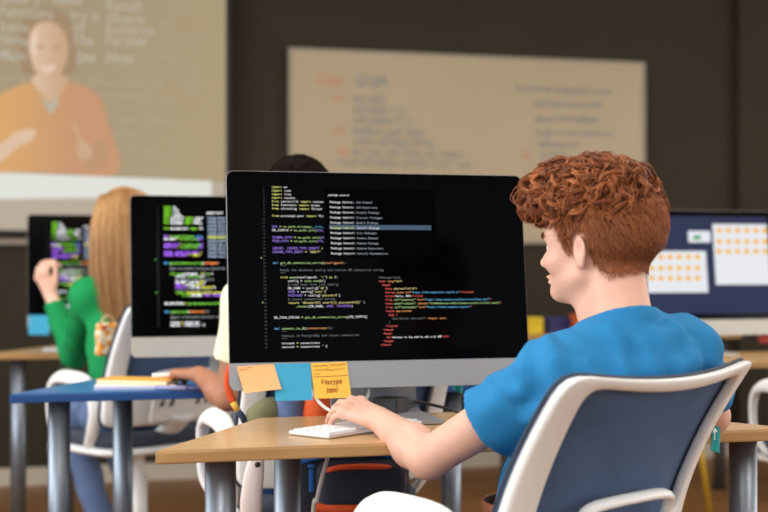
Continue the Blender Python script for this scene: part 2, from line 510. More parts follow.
grad(PJ[0], xx(80), rgb(166, 152, 124), xx(226), rgb(176, 160, 128), .5)
b = MB()
zt_ = ZT - 0.05
def quad(x0, x1, ya, yb, lay, mi):   # ya/yb may be pairs (left, right)
    b.poly([spt(x0, ya[0], lay), spt(x1, ya[1], lay), spt(x1, yb[1], lay), spt(x0, yb[0], lay)], mi)
L0 = 384 + F_PX * 0; xl = -60
quad(xl, 225.5, (-95, -95), (172, 182), 0, 0)
quad(xl, 211.5, (170, 181), (200, 196.5), 1, 1)
# presenter: hair, neck, shirt, face, hands
blob(b, [(20, 62), (18, 38), (26, 16), (44, 8), (62, 12), (74, 26), (77, 52), (70, 74), (30, 78)], 1, 6)
blob(b, [(-20, 200 - 28), (-16, 120), (-4, 98), (18, 86), (36, 82), (50, 92), (66, 82), (84, 86), (100, 98), (108, 122), (118, 172), (60, 173), (10, 172)], 2, 3)
blob(b, [(34, 76), (66, 76), (66, 86), (58, 98), (53, 106), (46, 98), (35, 86)], 4, 4)
blob(b, [(29, 50), (31, 32), (40, 23), (54, 23), (64, 32), (68, 50), (64, 68), (56, 80), (46, 82), (36, 72)], 5, 4)
blob(b, [(31, 46), (33, 34), (37, 32), (37, 46), (35, 56)], 6, 5)
blob(b, [(40, 65), (48, 67), (56, 64), (52, 71), (46, 72)], 7, 5, 3)
blob(b, [(36, 47), (41, 45), (44, 47), (40, 49)], 7, 9, 3); blob(b, [(53, 47), (57, 45), (61, 47), (57, 49)], 7, 9, 3)
blob(b, [(-8, 150), (6, 140), (16, 132), (30, 129), (36, 131), (32, 140), (20, 146), (8, 156), (-8, 166)], 6, 4)
blob(b, [(72, 124), (77, 127), (80, 138), (90, 146), (92, 156), (82, 160), (76, 150), (78, 140)], 6, 4)
blob(b, [(41, 96), (50, 108), (57, 98), (58, 103), (51, 114), (45, 106)], 7, 7, 3)
blob(b, [(84, 150), (104, 140), (110, 150), (104, 166), (86, 168)], 5, 9)
for px, py, s, mi, sz in [(-2, 2, 'Code y', 7, .085), (54, 4, 'Ideas', 7, .085), (106, 10, 'Result', 7, .09), (106, 22, 'Objects', 7, .075), (106, 33, 'Research', 7, .08), (106, 45, 'Further', 7, .085), (106, 62, 'Ideas.', 7, .085),
                          (0, 16, 'Functions', 7, .085), (0, 31, 'Items', 7, .08), (0, 44, 'Notes and', 7, .08), (0, 60, 'Main id', 7, .085), (70, 20, 'try it', 7, .08), (72, 31, 'ok', 7, .08), (72, 44, 'The', 7, .085), (76, 62, 'See', 7, .085),
                          (76, 85, 'a General base of', 8, .075), (100, 98, 'commands', 8, .075), (114, 110, 'list of', 8, .07), (116, 124, 'sort them', 8, .08), (114, 136, 'done', 8, .07), (116, 153, 'in the class', 8, .06), (0, 82, 'lower part', 8, .075), (-2, 96, 'nodes', 8, .075),
                          (158, 26, 'def', 8, .07), (172, 26, 'object = id', 10, .05), (174, 38, 'if class is', 8, .06), (160, 48, 'call it', 8, .06), (158, 60, 'length', 8, .065), (160, 72, 'return  opt', 8, .055), (176, 82, 'else  a', 8, .055), (162, 92, 'print', 10, .06), (182, 92, 'test', 8, .06), (158, 103, 'end', 8, .075), (174, 103, 'of code', 10, .05)]:
    text_prop(b, s, spt(px, py, 1.5 if py > 95 else 1.6), np.array([1.0, 0, 0]), np.array([0, 0.0, 1]), sz * .85, mi, jit=0.06, shear=0.1, sx=0.8)
b.build('projected_image', PJ, ps)

# ================================================================ trapezoid tables
def table(tip, name_label, top, edge, L=1.28, D=0.46, group=None, far=False, rz=15.0):
    t = empty('table', (tip[0], tip[1], 0), R(rz), name_label, 'table', group)
    k = D / math.tan(R(60))
    poly = [(0, 0), (L, 0), (L - k, D), (k, D)]
    b = MB(); b.prism(poly, 0.716, 0.738, bevel=0.003); b.build('tabletop_core', edge, t)
    q = [(0.004, 0.002), (L - 0.004, 0.002), (L - k - 0.002, D - 0.002), (k + 0.002, D - 0.002)]
    b = MB(); b.prism(q, 0.7375, 0.740); b.build('tabletop', top, t)
    b = MB()
    lp = [(0.125, 0.06), (L - 0.085, 0.06), (L - 0.31, D - 0.09), (0.31, D - 0.09)]
    for i in (2,):
        p, q = np.array(lp[i]), np.array(lp[(i + 1) % 4]); m = (p + q) / 2; d = q - p; l = np.linalg.norm(d); d /= l
        b.box((m[0], m[1], 0.699), (l, 0.022, 0.034), ax=[(d[0], d[1], 0), (-d[1], d[0], 0), (0, 0, 1)], bevel=0.002)
    b.build('under_frame', M_dark_steel, t)
    for x, y in lp:
        b = MB(); b.lathe((x, y, 0), [(0.0285, 0.02), (0.0285, 0.716)], 28)
        lg = b.build('leg', M_steel, t)
        b = MB(); b.lathe((x, y, 0), [(0.028, 0), (0.031, 0.004), (0.031, 0.022), (0.0285, 0.024)], 20); b.build('foot_cap', M_rubber, lg)
    return t
TA = np.array([-0.4057, 2.39, 0]); TB = np.array([-0.950, 3.42, 0]); TCc = np.array([-1.465, 4.93, 0]); TD = np.array([0.72, 4.41, 0])
table(TA, 'oak topped trapezoid table in front, under the big monitor with sticky notes', M_oak, M_oak_edge)
table(TB, 'blue topped trapezoid table with notebook and pens at left', M_blue, M_blue_edge)
table(TCc, 'oak topped table at the left edge behind the blue table', M_oak, M_oak_edge)
table(TD, 'oak topped table at right behind the person in blue', M_oak, M_oak_edge)
table((0.45, 6.02), 'furthest oak topped table by the back wall, behind the red-haired person', M_oak, M_oak_edge)
table((1.66, 5.98), 'red topped table at the far right under the wide monitor', M_red, M_red)

# ================================================================ all-in-one computers
BW, BH, CH, TILT = 0.66, 0.462, 0.057, R(7)
UPV = np.array([0, math.sin(TILT), math.cos(TILT)]); NRM = np.array([0, -math.cos(TILT), math.sin(TILT)])
def sp(u, v, out=0.0):      # screen coordinates -> monitor local space
    return np.array([u, 0, 0.067]) + UPV * v + NRM * out
def rrect(w, h, r, k=6, r_bot=None):
    pts = []
    rb = r if r_bot is None else r_bot
    for cx, cy, a0_, rr in ((w / 2 - r, h - r, 0, r), (-w / 2 + r, h - r, 90, r), (-w / 2 + rb, rb, 180, rb), (w / 2 - rb, rb, 270, rb)):
        for i in range(k + 1):
            a = R(a0_ + 90 * i / k); pts.append((cx + rr * math.cos(a), cy + rr * math.sin(a)))
    return pts
def make_computer(loc, label, alu, chin=None, group=None):
    t = empty('desktop_computer', loc, R(15), label, 'computer', group)
    b = MB(); ring = rrect(BW, BH, 0.016); n = len(ring); V = []; cx, cy = 0, BH / 2
    for sc, off in ((1.0, 0.0), (1.0, -0.007), (0.86, -0.02), (0.6, -0.034), (0.25, -0.042)):
        for x, y in ring: V.append(sp(cx + (x - cx) * sc, cy + (y - cy) * sc, off))
    f = [list(range(n))]
    for i in range(4):
        for k in range(n): f.append([i * n + k, (i + 1) * n + k, (i + 1) * n + (k + 1) % n, i * n + (k + 1) % n])
    f.append([4 * n + k for k in range(n)][::-1])
    b.add(V, f); b.build('housing', alu, t)
    b = MB(); g = [(x, y + CH) for x, y in rrect(BW - 0.0015, BH - CH - 0.001, 0.015, r_bot=0.001)]
    m = len(g); V = [sp(x, y, 0.0012) for x, y in g] + [sp(x, y, -0.001) for x, y in g]
    b.add(V, [list(range(m))] + [[k, m + k, m + (k + 1) % m, (k + 1) % m] for k in range(m)])
    glass = b.build('display', M_glass, t)
    b = MB()                                            # bent sheet-metal stand: foot + neck
    prof = [(-0.115, 0.004), (0.04, 0.004), (0.075, 0.010), (0.092, 0.03), (0.094, 0.06), (0.085, 0.14), (0.068, 0.26), (0.05, 0.32)]
    p, _ = catmull(np.array([(0, y, z) for y, z in prof]), np.zeros(len(prof)), 5)
    tg = np.gradient(p, axis=0); tg /= np.linalg.norm(tg, axis=1)[:, None]
    nr = np.stack([np.zeros(len(p)), -tg[:, 2], tg[:, 1]], 1)
    V = []
    for i in range(len(p)):
        hw = 0.098 - 0.012 * min(1, max(0, p[i, 2] / 0.3))
        for sx, so in ((-1, 0.004), (1, 0.004), (1, -0.004), (-1, -0.004)): V.append(p[i] + nr[i] * so + np.array([sx * hw, 0, 0]))
    f = []
    for i in range(len(p) - 1):
        for k in range(4): f.append([i * 4 + k, i * 4 + (k + 1) % 4, (i + 1) * 4 + (k + 1) % 4, (i + 1) * 4 + k])
    f += [[0, 3, 2, 1], [len(V) - 4, len(V) - 3, len(V) - 2, len(V) - 1]]
    b.add(V, f); b.build('stand', alu, t)
    return t, glass
def screen_uv(px, py, loc):
    """pixel -> (u, v) on the tilted screen of a computer standing at loc"""
    o = np.array(loc); n = E1 * NRM[0] + E2 * NRM[1] + np.array([0, 0, NRM[2]])
    U = E1 * UPV[0] + E2 * UPV[1] + np.array([0, 0, UPV[2]])
    p0 = o + np.array([0, 0, 0.067])
    d = np.array([(px - 384) / F_PX, 1, -(py - HZ) / F_PX]); c = np.array([0, 0, CAMZ])
    k = ((p0 - c) @ n) / (d @ n); q = c + d * k - p0
    return q @ E1, q @ U
LA = (0.001, 2.87, 0.742)
LB = (-0.39, 3.87, 0.740)
LC = (-1.09, 5.42, 0.740)
LD = (1.15, 4.93, 0.740)

# ---- code shown on the three left-hand screens
CODE = [[('import', 'k'), (' os', 'w')], [('import', 'k'), (' json', 'w')], [('import', 'k'), (' time', 'w')], [('import', 'k'), (' random', 'w')],
        [('from', 'k'), (' contextlib ', 'w'), ('import', 'k'), (' contex', 'w')], [('from', 'k'), (' functools ', 'w'), ('import', 'k'), (' wraps', 'w')], [('from', 'k'), (' threading ', 'w'), ('import', 'k'), (' Thread', 'w')], [],
        [('from', 'k'), (' psycopg2.pool ', 'w'), ('import', 'k'), (' Thr', 'w')], [], [],
        [('DIR', 'p'), (' = ', 'y'), ('os.path.dirname(', 'g'), ('__file_', 'c')], [('DB_CONFIG', 'w'), (' = ', 'y'), ('os.path.join(', 'g'), ('DIR,', 'p')], [],
        [('SCHEMA_PATH', 'p'), (' = ', 'y'), ('os.path.join(', 'g'), ('DI', 'p')], [('FEED_PATH', 'p'), (' = ', 'y'), ('os.path.join(', 'g'), ('DIR,', 'p')], [],
        [('LEDGER, LEDGER_TYPE_CREDIT', 'p'), (' /', 'y')], [('LEDGER_TYPE_DEBIT', 'p'), (' = ', 'y'), ("'DEBIT'", 's')], [], [],
        [('def ', 'c'), ('get_db_connection_string', 'g'), ('(', 'w'), ('configpath', 'o'), ('):', 'd')], [('    """', 'd')], [('    Reads the database config and returns DB connection string', 'd')], [('    """', 'd')],
        [('    with ', 'k'), ('open', 'g'), ('(configpath, ', 'w'), ("'r'", 's'), (') ', 'w'), ('as', 'k'), (' f:', 'w')], [('        config = ', 'w'), ('json.load', 'g'), ('(f)', 'w')], [('        # read keys from json config', 'd')],
        [('        DB_NAME = ', 'w'), ('config[', 'w'), ("'db'", 's'), (']', 'w')], [('        USER', 'p'), (' = config[', 'w'), ("'user'", 's'), (']', 'w')], [('        PASSWORD', 'p'), (' = config[', 'w'), ("'password'", 's'), (']', 'w')], [('        # return connection string', 'd')],
        [('        return ', 'k'), ("'dbname={0} user={1} password={2}'", 's'), (' \\', 'w')], [('            .format', 'g'), ('(DB_NAME, ', 'w'), ('USER, PASSWORD', 'p'), (')', 'w')], [], [],
        [('DB_CONN_STRING', 'w'), (' = ', 'y'), ('get_db_connection_string', 'g'), ('(DB_CONFIG)', 'w')], [], [],
        [('def ', 'c'), ('connect_to_db', 'g'), ('(', 'w'), ('connections', 'o'), ('=2):', 'd')], [('    """', 'd')], [('    Connect to PostgreSQL and return connection', 'd')], [('    """', 'd')],
        [('    minconn', 'w'), (' = ', 'y'), ('connections', 'w')], [('    maxconn', 'w'), (' = ', 'y'), ('connections * 2', 'w')]]
HTML = [[('<!doctype html>', 'd')], [('<html ', 'r'), ('lang=', 'o'), ('"en">', 's')], [('  <head>', 'r')], [('    <meta ', 'r'), ('charset="utf-8">', 's')],
        [('    <script ', 'r'), ('async src=', 'o'), ('"https://cdn.ampproject.org/v0.js"', 'c'), ('></script>', 'r')], [('    <title>', 'r'), ('Hello, AMPs', 'w'), ('</title>', 'r')],
        [('    <link ', 'r'), ('rel="canonical" ', 'g'), ('href=', 'o'), ('"https://amp.example.org/hello-world/amp.html"', 'c'), ('>', 'r')],
        [('    <meta ', 'r'), ('name="viewport" ', 'g'), ('content=', 'o'), ('"width=device-width,minimum-scale=1,initial-scale"', 'g'), ('>', 'r')],
        [('    <link ', 'r'), ('rel="stylesheet" ', 'g'), ('href=', 'o'), ('"https://fonts.example.org/css"', 'c'), ('>', 'r')], [('    <style ', 'r'), ('amp-custom>', 'o')],
        [('      body {', 'r')], [('        font-family: sans-serif; ', 'd'), ('margin: auto;', 'o')], [('      }', 'd')], [('    </style>', 'r')], [('  </head>', 'r')], [('  <body>', 'r')],
        [('    <h1>', 'r'), ('Welcome to the mobile web with AMP', 'w'), ('</h1>', 'r')], [('  </body>', 'r')], [('</html>', 'r')]]
POP = ['Add Channel', 'Add Repository', 'Disable Package', 'Discover Packages', 'Enable Package', 'Install Package', 'List Packages', 'Remove Channel', 'Remove Package', 'Remove Repository', 'Satisfy Dependencies']
PAL = {'k': (222, 222, 120), 'w': (225, 222, 228), 'p': (150, 120, 220), 'y': (220, 220, 130), 'g': (170, 205, 130), 'c': (95, 170, 215), 's': (215, 205, 130), 'o': (225, 150, 90), 'd': (120, 125, 128), 'r': (225, 95, 85), 'b': (140, 150, 158)}
PAL2 = {'k': (120, 200, 40), 'w': (225, 225, 230), 'p': (150, 90, 225), 'y': (210, 210, 60), 'g': (110, 190, 60), 'c': (60, 150, 210), 's': (215, 215, 60), 'o': (235, 130, 60), 'd': (120, 125, 128), 'r': (225, 95, 85), 'b': (150, 165, 185)}
KEYS = list(PAL)
def code_text(glass, pal, nm, s, html=True, boost=1.0, sz=1.0):
    b = MB(); X = np.array([1.0, 0, 0]); Y = UPV
    u0, v0 = screen_uv(271, 188, LA); u1, v1 = screen_uv(275.2, 348.2, LA)
    pitch = (v0 - v1) / 44; cw = 0.00388
    OUT = 0.0020
    for i, ln in enumerate(CODE):
        x = u0; v = v0 - i * pitch
        text_mono(b, '%2d' % (i + 1), sp(u0 - 0.021, v, OUT), X, Y, cw * 0.8, 0.0052, len(KEYS) + 2)
        for s_, k in ln:
            if html or x < u0 + 0.2: text_mono(b, s_, sp(x, v, OUT), X, Y, cw, 0.0068 * sz, KEYS.index(k))
            x += cw * len(s_)
    pu, pv = screen_uv(328, 196, LA)
    # pop-up panel of the editor
    c0 = screen_uv(324.5, 188.5, LA); c1 = screen_uv(437, 257.5, LA)
    w0, w1 = c0[0], c1[0]
    b.poly([sp(w0, c0[1], 0.0021), sp(w1, c0[1], 0.0021), sp(w1, c1[1], 0.0021), sp(w0, c1[1], 0.0021)], len(KEYS))
    h0 = screen_uv(329, 224.8, LA); h1 = screen_uv(431, 230.3, LA)
    b.poly([sp(h0[0], h0[1], 0.0022), sp(h1[0], h0[1], 0.0022), sp(h1[0], h1[1], 0.0022), sp(h0[0], h1[1], 0.0022)], len(KEYS) + 1)
    text_mono(b, 'package control', sp(pu, pv, 0.0023), X, Y, 0.0031, 0.0064 * sz, KEYS.index('w'))
    pu, pv0 = screen_uv(329.5, 203.2, LA); _, pv1 = screen_uv(331, 254.6, LA)
    for i, q in enumerate(POP):
        v = pv0 + (pv1 - pv0) * i / 10
        text_mono(b, 'Package Control:', sp(pu, v, 0.0023), X, Y, 0.0034, 0.0068 * sz, KEYS.index(('k' if html else 's') if i == 5 else ('w' if html else 'b')))
        text_mono(b, q, sp(pu + 0.0034 * 17, v, 0.0023), X, Y, 0.0034, 0.0066 * sz, KEYS.index(('w' if html else 's') if i == 5 else 'b'))
    if html:
        u0, v0 = screen_uv(378.5, 278.6, LA); _, v1 = screen_uv(380, 346, LA)
        for i, ln in enumerate(HTML):
            x = u0; v = v0 - (v0 - v1) / 18 * i
            for s_, k in ln:
                text_mono(b, s_, sp(x, v, OUT), X, Y, 0.00325, 0.0064, KEYS.index(k)); x += 0.00325 * len(s_)
    for px, py in ((261, 258), (262.5, 302.5)):
        u, v = screen_uv(px, py, LA)
        b.poly([sp(u - .001, v - .0015, OUT), sp(u + .001, v - .0015, OUT), sp(u + .001, v + .0015, OUT), sp(u - .001, v + .0015, OUT)], KEYS.index('g'))
    ms = [emit_mat(nm + '_' + k, rgb(*pal[k]), s * (boost if k != 'd' else 0.8)) for k in KEYS] + [mat(nm + '_panel', (0, 0, 0, 1), 0.9, spec=0.0, emit=rgb(9, 11, 14), estr=0.5), emit_mat(nm + '_bar', rgb(70, 92, 112), 0.9), emit_mat(nm + '_line_number', rgb(90, 96, 100), 0.6)]
    b.build('code_text', ms, glass)
cA, gA = make_computer(LA, 'large black-screened desktop computer in front with sticky notes on its chin', M_alu)
code_text(gA, PAL, 'code', 0.95)
cB, gB = make_computer(LB, 'desktop computer showing code, on the blue table', M_alu_light)
code_text(gB, PAL2, 'vivid_code', 2.6, html=False, sz=1.2)
cC, gC = make_computer(LC, 'desktop computer showing code, behind the blonde person at far left', M_alu_light)
code_text(gC, PAL2, 'vivid_code', 2.6, html=False, sz=1.2)
cD, gD = make_computer(LD, 'desktop computer with file windows on a blue desktop, far right', M_alu_light)
b = MB()
DM = [emit_mat('desktop_navy', rgb(44, 52, 84), 0.9), emit_mat('window_white', rgb(236, 238, 244), 0.95), emit_mat('folder_yellow', rgb(245, 185, 60), 1.0), emit_mat('app_green', rgb(30, 160, 80), 1.0), emit_mat('window_grey', rgb(200, 204, 214), 0.9)]
def dq(x0, y0, x1, y1, lay, mi):
    u0, v0 = x0, y0; o = 0.0018 + 0.0004 * lay
    b.poly([sp(x0, y0, o), sp(x1, y0, o), sp(x1, y1, o), sp(x0, y1, o)], mi)
def dpx(px, py): return screen_uv(px, py, LD)
dq(-BW / 2 + 0.022, CH + 0.022, BW / 2 - 0.022, BH - 0.022, 0, 0)
def dwin(x0, y0, x1, y1, lay, mi):
    (ua, va), (ub, vb) = dpx(x0, y0), dpx(x1, y1); 
    if ua < BW / 2 - 0.03: dq(ua, vb, min(ub, BW / 2 - 0.024), va, lay, mi)
dwin(645, 251, 708, 292.5, 1, 1); dwin(687.5, 231, 710.5, 242.5, 1, 1); dwin(693, 235.5, 700.5, 239.5, 2, 3); dwin(712, 224, 792, 284.5, 1, 1)
for x0, y0, ns in ((651.5, 257.2, 6), (719, 230.6, 6)):
    for r_ in range(3):
        for c_ in range(ns):
            cx, cy = x0 + c_ * 9.15, y0 + (0, 11.2, 21.2)[r_] if x0 < 700 else y0 + (0, 11.2, 21.0)[r_]
            dwin(cx - 2.7, cy - 2.2, cx + 2.7, cy + 2.2, 2, 2); dwin(cx - 2.7, cy - 2.9, cx - 0.2, cy - 2.2, 2, 2)
b.build('file_windows', DM, gD)
# ================================================================ swivel chairs
M_chair = mat('chair_white', rgb(238, 238, 236), 0.38)
M_mesh = mat('chair_mesh', rgb(76, 100, 136), 0.75, var=0.10, vscale=14, bump=0.35, bscale=1600, spec=0.25)
M_piping = mat('chair_piping', rgb(52, 60, 74), 0.7)
M_cush = mat('chair_cushion', rgb(58, 66, 80), 0.85, bump=0.3, bscale=900)
M_teal = mat('tag_teal', rgb(10, 150, 150), 0.6)
def back_pt(u, v, off=0.0):
    """back surface in chair space; off > 0 towards the sitter"""
    if v > 0.62: y = -0.247 - 0.38 * (v - 0.62) - 0.44 * (v - 0.62) ** 2
    else: y = -0.247 + 0.30 * (0.62 - v)
    return np.array([u, y + (0.62 + 0.24 * math.sin(math.pi * min(1, max(0, (v - .5) / .38)))) * u * u + off, v])
def back_outline(inner):
    pts = []; m = 0.0 if not inner else 1.0
    def W(v): return (0.254 + 0.006 * min(1, (v - 0.50) / 0.40)) - m * (0.057 - 0.012 * (v - 0.5) / 0.4)
    vt = 0.893 - m * 0.021; vb = 0.50 + m * 0.11
    n = 22
    for i in range(n):                                     # right side upwards
        v = vb + (vt - vb) * i / (n - 1); pts.append((W(v), v))
    for i in range(1, n - 1):                              # top edge, tips raised
        w = W(vt); u = w * (1 - 2 * i / (n - 1)); pts.append((u, vt - 0.021 * (1 - (u / w) ** 2)))
    for i in range(n):
        v = vt + (vb - vt) * i / (n - 1); pts.append((-W(v), v))
    for i in range(1, n - 1):
        w = W(vb); u = -w * (1 - 2 * i / (n - 1)); pts.append((u, vb))
    # soften corners
    p = np.array(pts)
    for _ in range(3 if not inner else 5): p = p * 0.5 + 0.25 * (np.roll(p, 1, 0) + np.roll(p, -1, 0))
    return p
def ring_band(mb, o, i, f0, f1, bul=0.0):
    """closed band between outlines o and i, from offset f0 (rear) to f1 (front), rounded section"""
    n = len(o); secs = []
    mid = (o + i) / 2
    prof = [(0.0, 0.22), (0.05, 0.03), (0.12, -.02), (0.5, -bul), (0.88, -.02), (0.95, 0.03), (1.0, 0.22), (1.0, 0.8), (0.9, 1.0), (0.1, 1.0), (0.0, 0.8)]
    V = []
    for k in range(n):
        for s, t in prof:
            q = o[k] * (1 - s) + i[k] * s
            V.append(back_pt(q[0], q[1], f0 + (f1 - f0) * t))
    m = len(prof)
    f = [[k * m + j, ((k + 1) % n) * m + j, ((k + 1) % n) * m + (j + 1) % m, k * m + (j + 1) % m] for k in range(n) for j in range(m)]
    mb.add(V, f, 0, True)
def make_chair(loc, rz, label, lift=0.0):
    t = empty('office_chair', loc, rz, label, 'chair', None)
    o, i = back_outline(False), back_outline(True)
    b = MB(); ring_band(b, o, i, -0.012, 0.010, 0.10); fr = b.build('back_frame', M_chair, t)
    b = MB(); V = []; n = len(o)
    oo = o.copy(); c = oo.mean(0); oo = c + (oo - c) * 1.012
    b.tube([back_pt(q[0], q[1], 0.011) for q in oo], 0.003, 6, closed=True); b.build('edge_piping', M_piping, fr)
    # mesh panel: concentric rings filled inside the outline, sitting just on the sitter's side of the frame
    b = MB(); c = np.array([0, 0.73]); V = []; L = 7
    for s in range(L):
        k = 1 - s / (L - 0.0)
        for q in o:
            r_ = c + (q - c) * 0.985 * k; V.append(back_pt(r_[0], r_[1], 0.012))
    f = [[s * n + k, s * n + (k + 1) % n, (s + 1) * n + (k + 1) % n, (s + 1) * n + k] for s in range(L - 1) for k in range(n)]
    f.append([(L - 1) * n + k for k in range(n)])
    nv = len(V); V += [v + np.array([0, 0.006, 0]) for v in V[:n * L]]
    f += [[nv + q for q in g][::-1] for g in f]
    f += [[k, nv + k, nv + (k + 1) % n, (k + 1) % n] for k in range(n)]
    b.add(V, f, 0, True); b.build('back_mesh', M_mesh, t)
    # lumbar bracket: rounded loop with a slotted lower panel
    b = MB(); lp = []
    for (u, v) in ((-.118, .60), (-.123, .640), (-.112, .663), (-.06, .670), (0, .671), (.06, .669), (.108, .660), (.118, .640), (.114, .60), (.10, .585), (0, .583), (-.10, .585)): lp.append(back_pt(u, v, -0.020))
    b.tube(lp, 0.0105, 8, closed=True, smooth_path=3, flat=(0.7, 1.1)); br = b.build('lumbar_support', M_chair, t)
    b = MB(); V = []; nu, nvv = 14, 6
    for side in (-0.030, -0.020):
        for a in range(nu):
            for c_ in range(nvv):
                u = -0.115 + 0.23 * a / (nu - 1); v = 0.515 + 0.07 * c_ / (nvv - 1); V.append(back_pt(u, v, side))
    g = grid_mesh(None, nu, nvv); f = [q[::-1] for q in g] + [[k + nu * nvv for k in q] for q in g]
    per = [a * nvv for a in range(nu)] + [(nu - 1) * nvv + c_ for c_ in range(1, nvv)] + [a * nvv + nvv - 1 for a in range(nu - 2, -1, -1)] + [c_ for c_ in range(nvv - 2, 0, -1)]
    for k in range(len(per)):
        p, q = per[k], per[(k + 1) % len(per)]; f.append([p, q, q + nu * nvv, p + nu * nvv])
    b.add(V, f, 0, False); b.build('lower_panel', M_chair, br)
    for u in (-.085, -.05, .05, .085):
        b = MB(); p = back_pt(u, 0.572, -0.031); b.box(p, (0.012, 0.006, 0.02), ax=[(1, 0, 0), (0, 1, 0), (0.4, 0, 1)], bevel=0.002)
        b.build('slot', M_black_pl, br)
    b = MB(); b.tube([back_pt(0, 0.53, -0.026), (0, -0.15, 0.46), (0, -0.05, 0.42), (0, 0.0, 0.415)], [0.035, 0.035, 0.04, 0.05], 10, smooth_path=4, flat=(1.3, 0.6)); b.build('back_stem', M_chair, t)
    # seat: cushion + white shell
    def slab(w, d, z0, z1, wat, y0):
        b = MB(); V = []; rr = []
        for k in range(36):
            a = 2 * math.pi * k / 36; e = 0.45
            x = w * math.copysign(abs(math.cos(a)) ** e, math.cos(a)); y = d * math.copysign(abs(math.sin(a)) ** e, math.sin(a)); rr.append((x, y + y0))
        lv = [(0.90, z0), (1.0, z0 + (z1 - z0) * 0.35), (1.0, z0 + (z1 - z0) * 0.7), (0.93, z1), (0.5, z1 - wat), (0.05, z1 - wat)]
        for s, z in lv:
            for x, y in rr: V.append((x * s, (y - y0) * s + y0, z - (0.03 if y > d * 0.8 + y0 and s > 0.8 and z1 - z < 0.02 else 0)))
        f = [[q * 36 + k, q * 36 + (k + 1) % 36, (q + 1) * 36 + (k + 1) % 36, (q + 1) * 36 + k] for q in range(len(lv) - 1) for k in range(36)]
        f += [list(range(36))[::-1], [(len(lv) - 1) * 36 + k for k in range(36)]]
        return b.add(V, f, 0, True)
    slab(0.235, 0.225, 0.425, 0.475, 0.008, 0.03).build('seat', M_cush, t)
    slab(0.238, 0.228, 0.400, 0.428, 0.0, 0.03).build('seat_shell', M_chair, t)
    for s in (-1, 1):
        b = MB(); q = lambda x, y, z: (s * x, y, z)
        b.tube([q(.230, .08, .43), q(.255, .11, .48), q(.260, .12, .55), q(.260, .11, .615), q(.260, .065, .645), q(.260, -.01, .648), q(.260, -.08, .64), q(.258, -.13, .605), q(.255, -.14, .54), q(.245, -.11, .48), q(.225, -.06, .43)],
               [.015, .016, .016, .019, .021, .021, .020, .017, .016, .016, .015], 12, smooth_path=5, flat=(1.25, 0.7)); b.build('armrest', M_chair, t)
    b = MB(); b.lathe((0, 0, 0), [(.028, .06), (.028, .30), (.019, .30), (.019, .41), (.06, .41), (.06, .425)], 20); b.build('gas_lift', M_chair, t)
    b = MB(); b.lathe((0, 0, 0), [(.045, .09), (.05, .10), (.045, .14), (.03, .15)], 20); hub = b.build('base_hub', M_chair, t)
    for k in range(5):
        a = R(72 * k + 20); d = np.array([math.cos(a), math.sin(a), 0])
        b = MB(); b.tube([d * .03 + (0, 0, .12), d * .15 + (0, 0, .105), d * .29 + (0, 0, .075)], [.024, .021, .015], 8, flat=(1, .7)); lg = b.build('base_leg', M_chair, t)
        b = MB(); b.tube([d * .29 + np.array([-d[1], d[0], 0]) * .022 + (0, 0, .032), d * .29 - np.array([-d[1], d[0], 0]) * .022 + (0, 0, .032)], .032, 16); b.build('castor', M_black_pl, lg)
    return t
chair_boy = make_chair((0.220, 2.43, -0.0), R(44), 'white framed swivel chair with blue mesh back holding the person in blue')
def raise_chair(c, dz):
    for ch in c.children:
        if not ch.name.startswith(('base_hub', 'base_leg')): ch.location.z += dz
raise_chair(chair_boy, 0.017)
def place_chair(loc, rz, label, dz=0.0):
    c = copy_tree(chair_boy); raise_chair(c, dz - 0.017); c.location = loc; c.rotation_euler = (0, 0, rz); c['label'] = label; return c
# brand flag sewn to the frame (only on the nearest chair in view)
b = MB(); p0 = back_pt(.250, .766, .0) + np.array([.010, -.012, .0]); V = []
for i in range(6):
    for j in range(2): V.append(p0 + np.array([0.004 + 0.026 * i / 5 + 0.003 * j, 0.016 + 0.003 * math.sin(i * 1.2), -0.028 + 0.046 * j - 0.010 * i / 5]))
f = grid_mesh(None, 6, 2); V2 = [v + np.array([0.0, 0.0012, 0]) for v in V]
b.add(V + V2, f + [[k + 12 for k in q][::-1] for q in f])
tg = b.build('tag', [M_teal], chair_boy); tg['label'] = 'teal sewn tag on the chair frame'
b = MB()
pa = [p0 + np.array([0.012 + 0.0, 0.0145, 0.0]) + np.array(d) for d in ((0, 0, -.012), (.003, 0, -.012), (.003, 0, .004), (.010, 0, .0), (.010, 0, .004), (.002, 0, .010), (-.004, 0, .004), (-.004, 0, .0), (0, 0, .003))]
b.poly(pa); b.build('emblem', mat('tag_white', rgb(220, 235, 235), 0.6), tg)

chair_girl = place_chair((-0.81, 4.46, 0), R(44), 'white swivel chair holding the blonde person in green', 0.062)
chair_tee = place_chair((-0.175, 3.41, 0.0), R(22), 'white swivel chair holding the dark-haired person, hung with a backpack', 0.045)
chair_edge = place_chair((1.43, 4.16, 0.0), R(18), 'empty white swivel chair cut off by the right edge', .05)

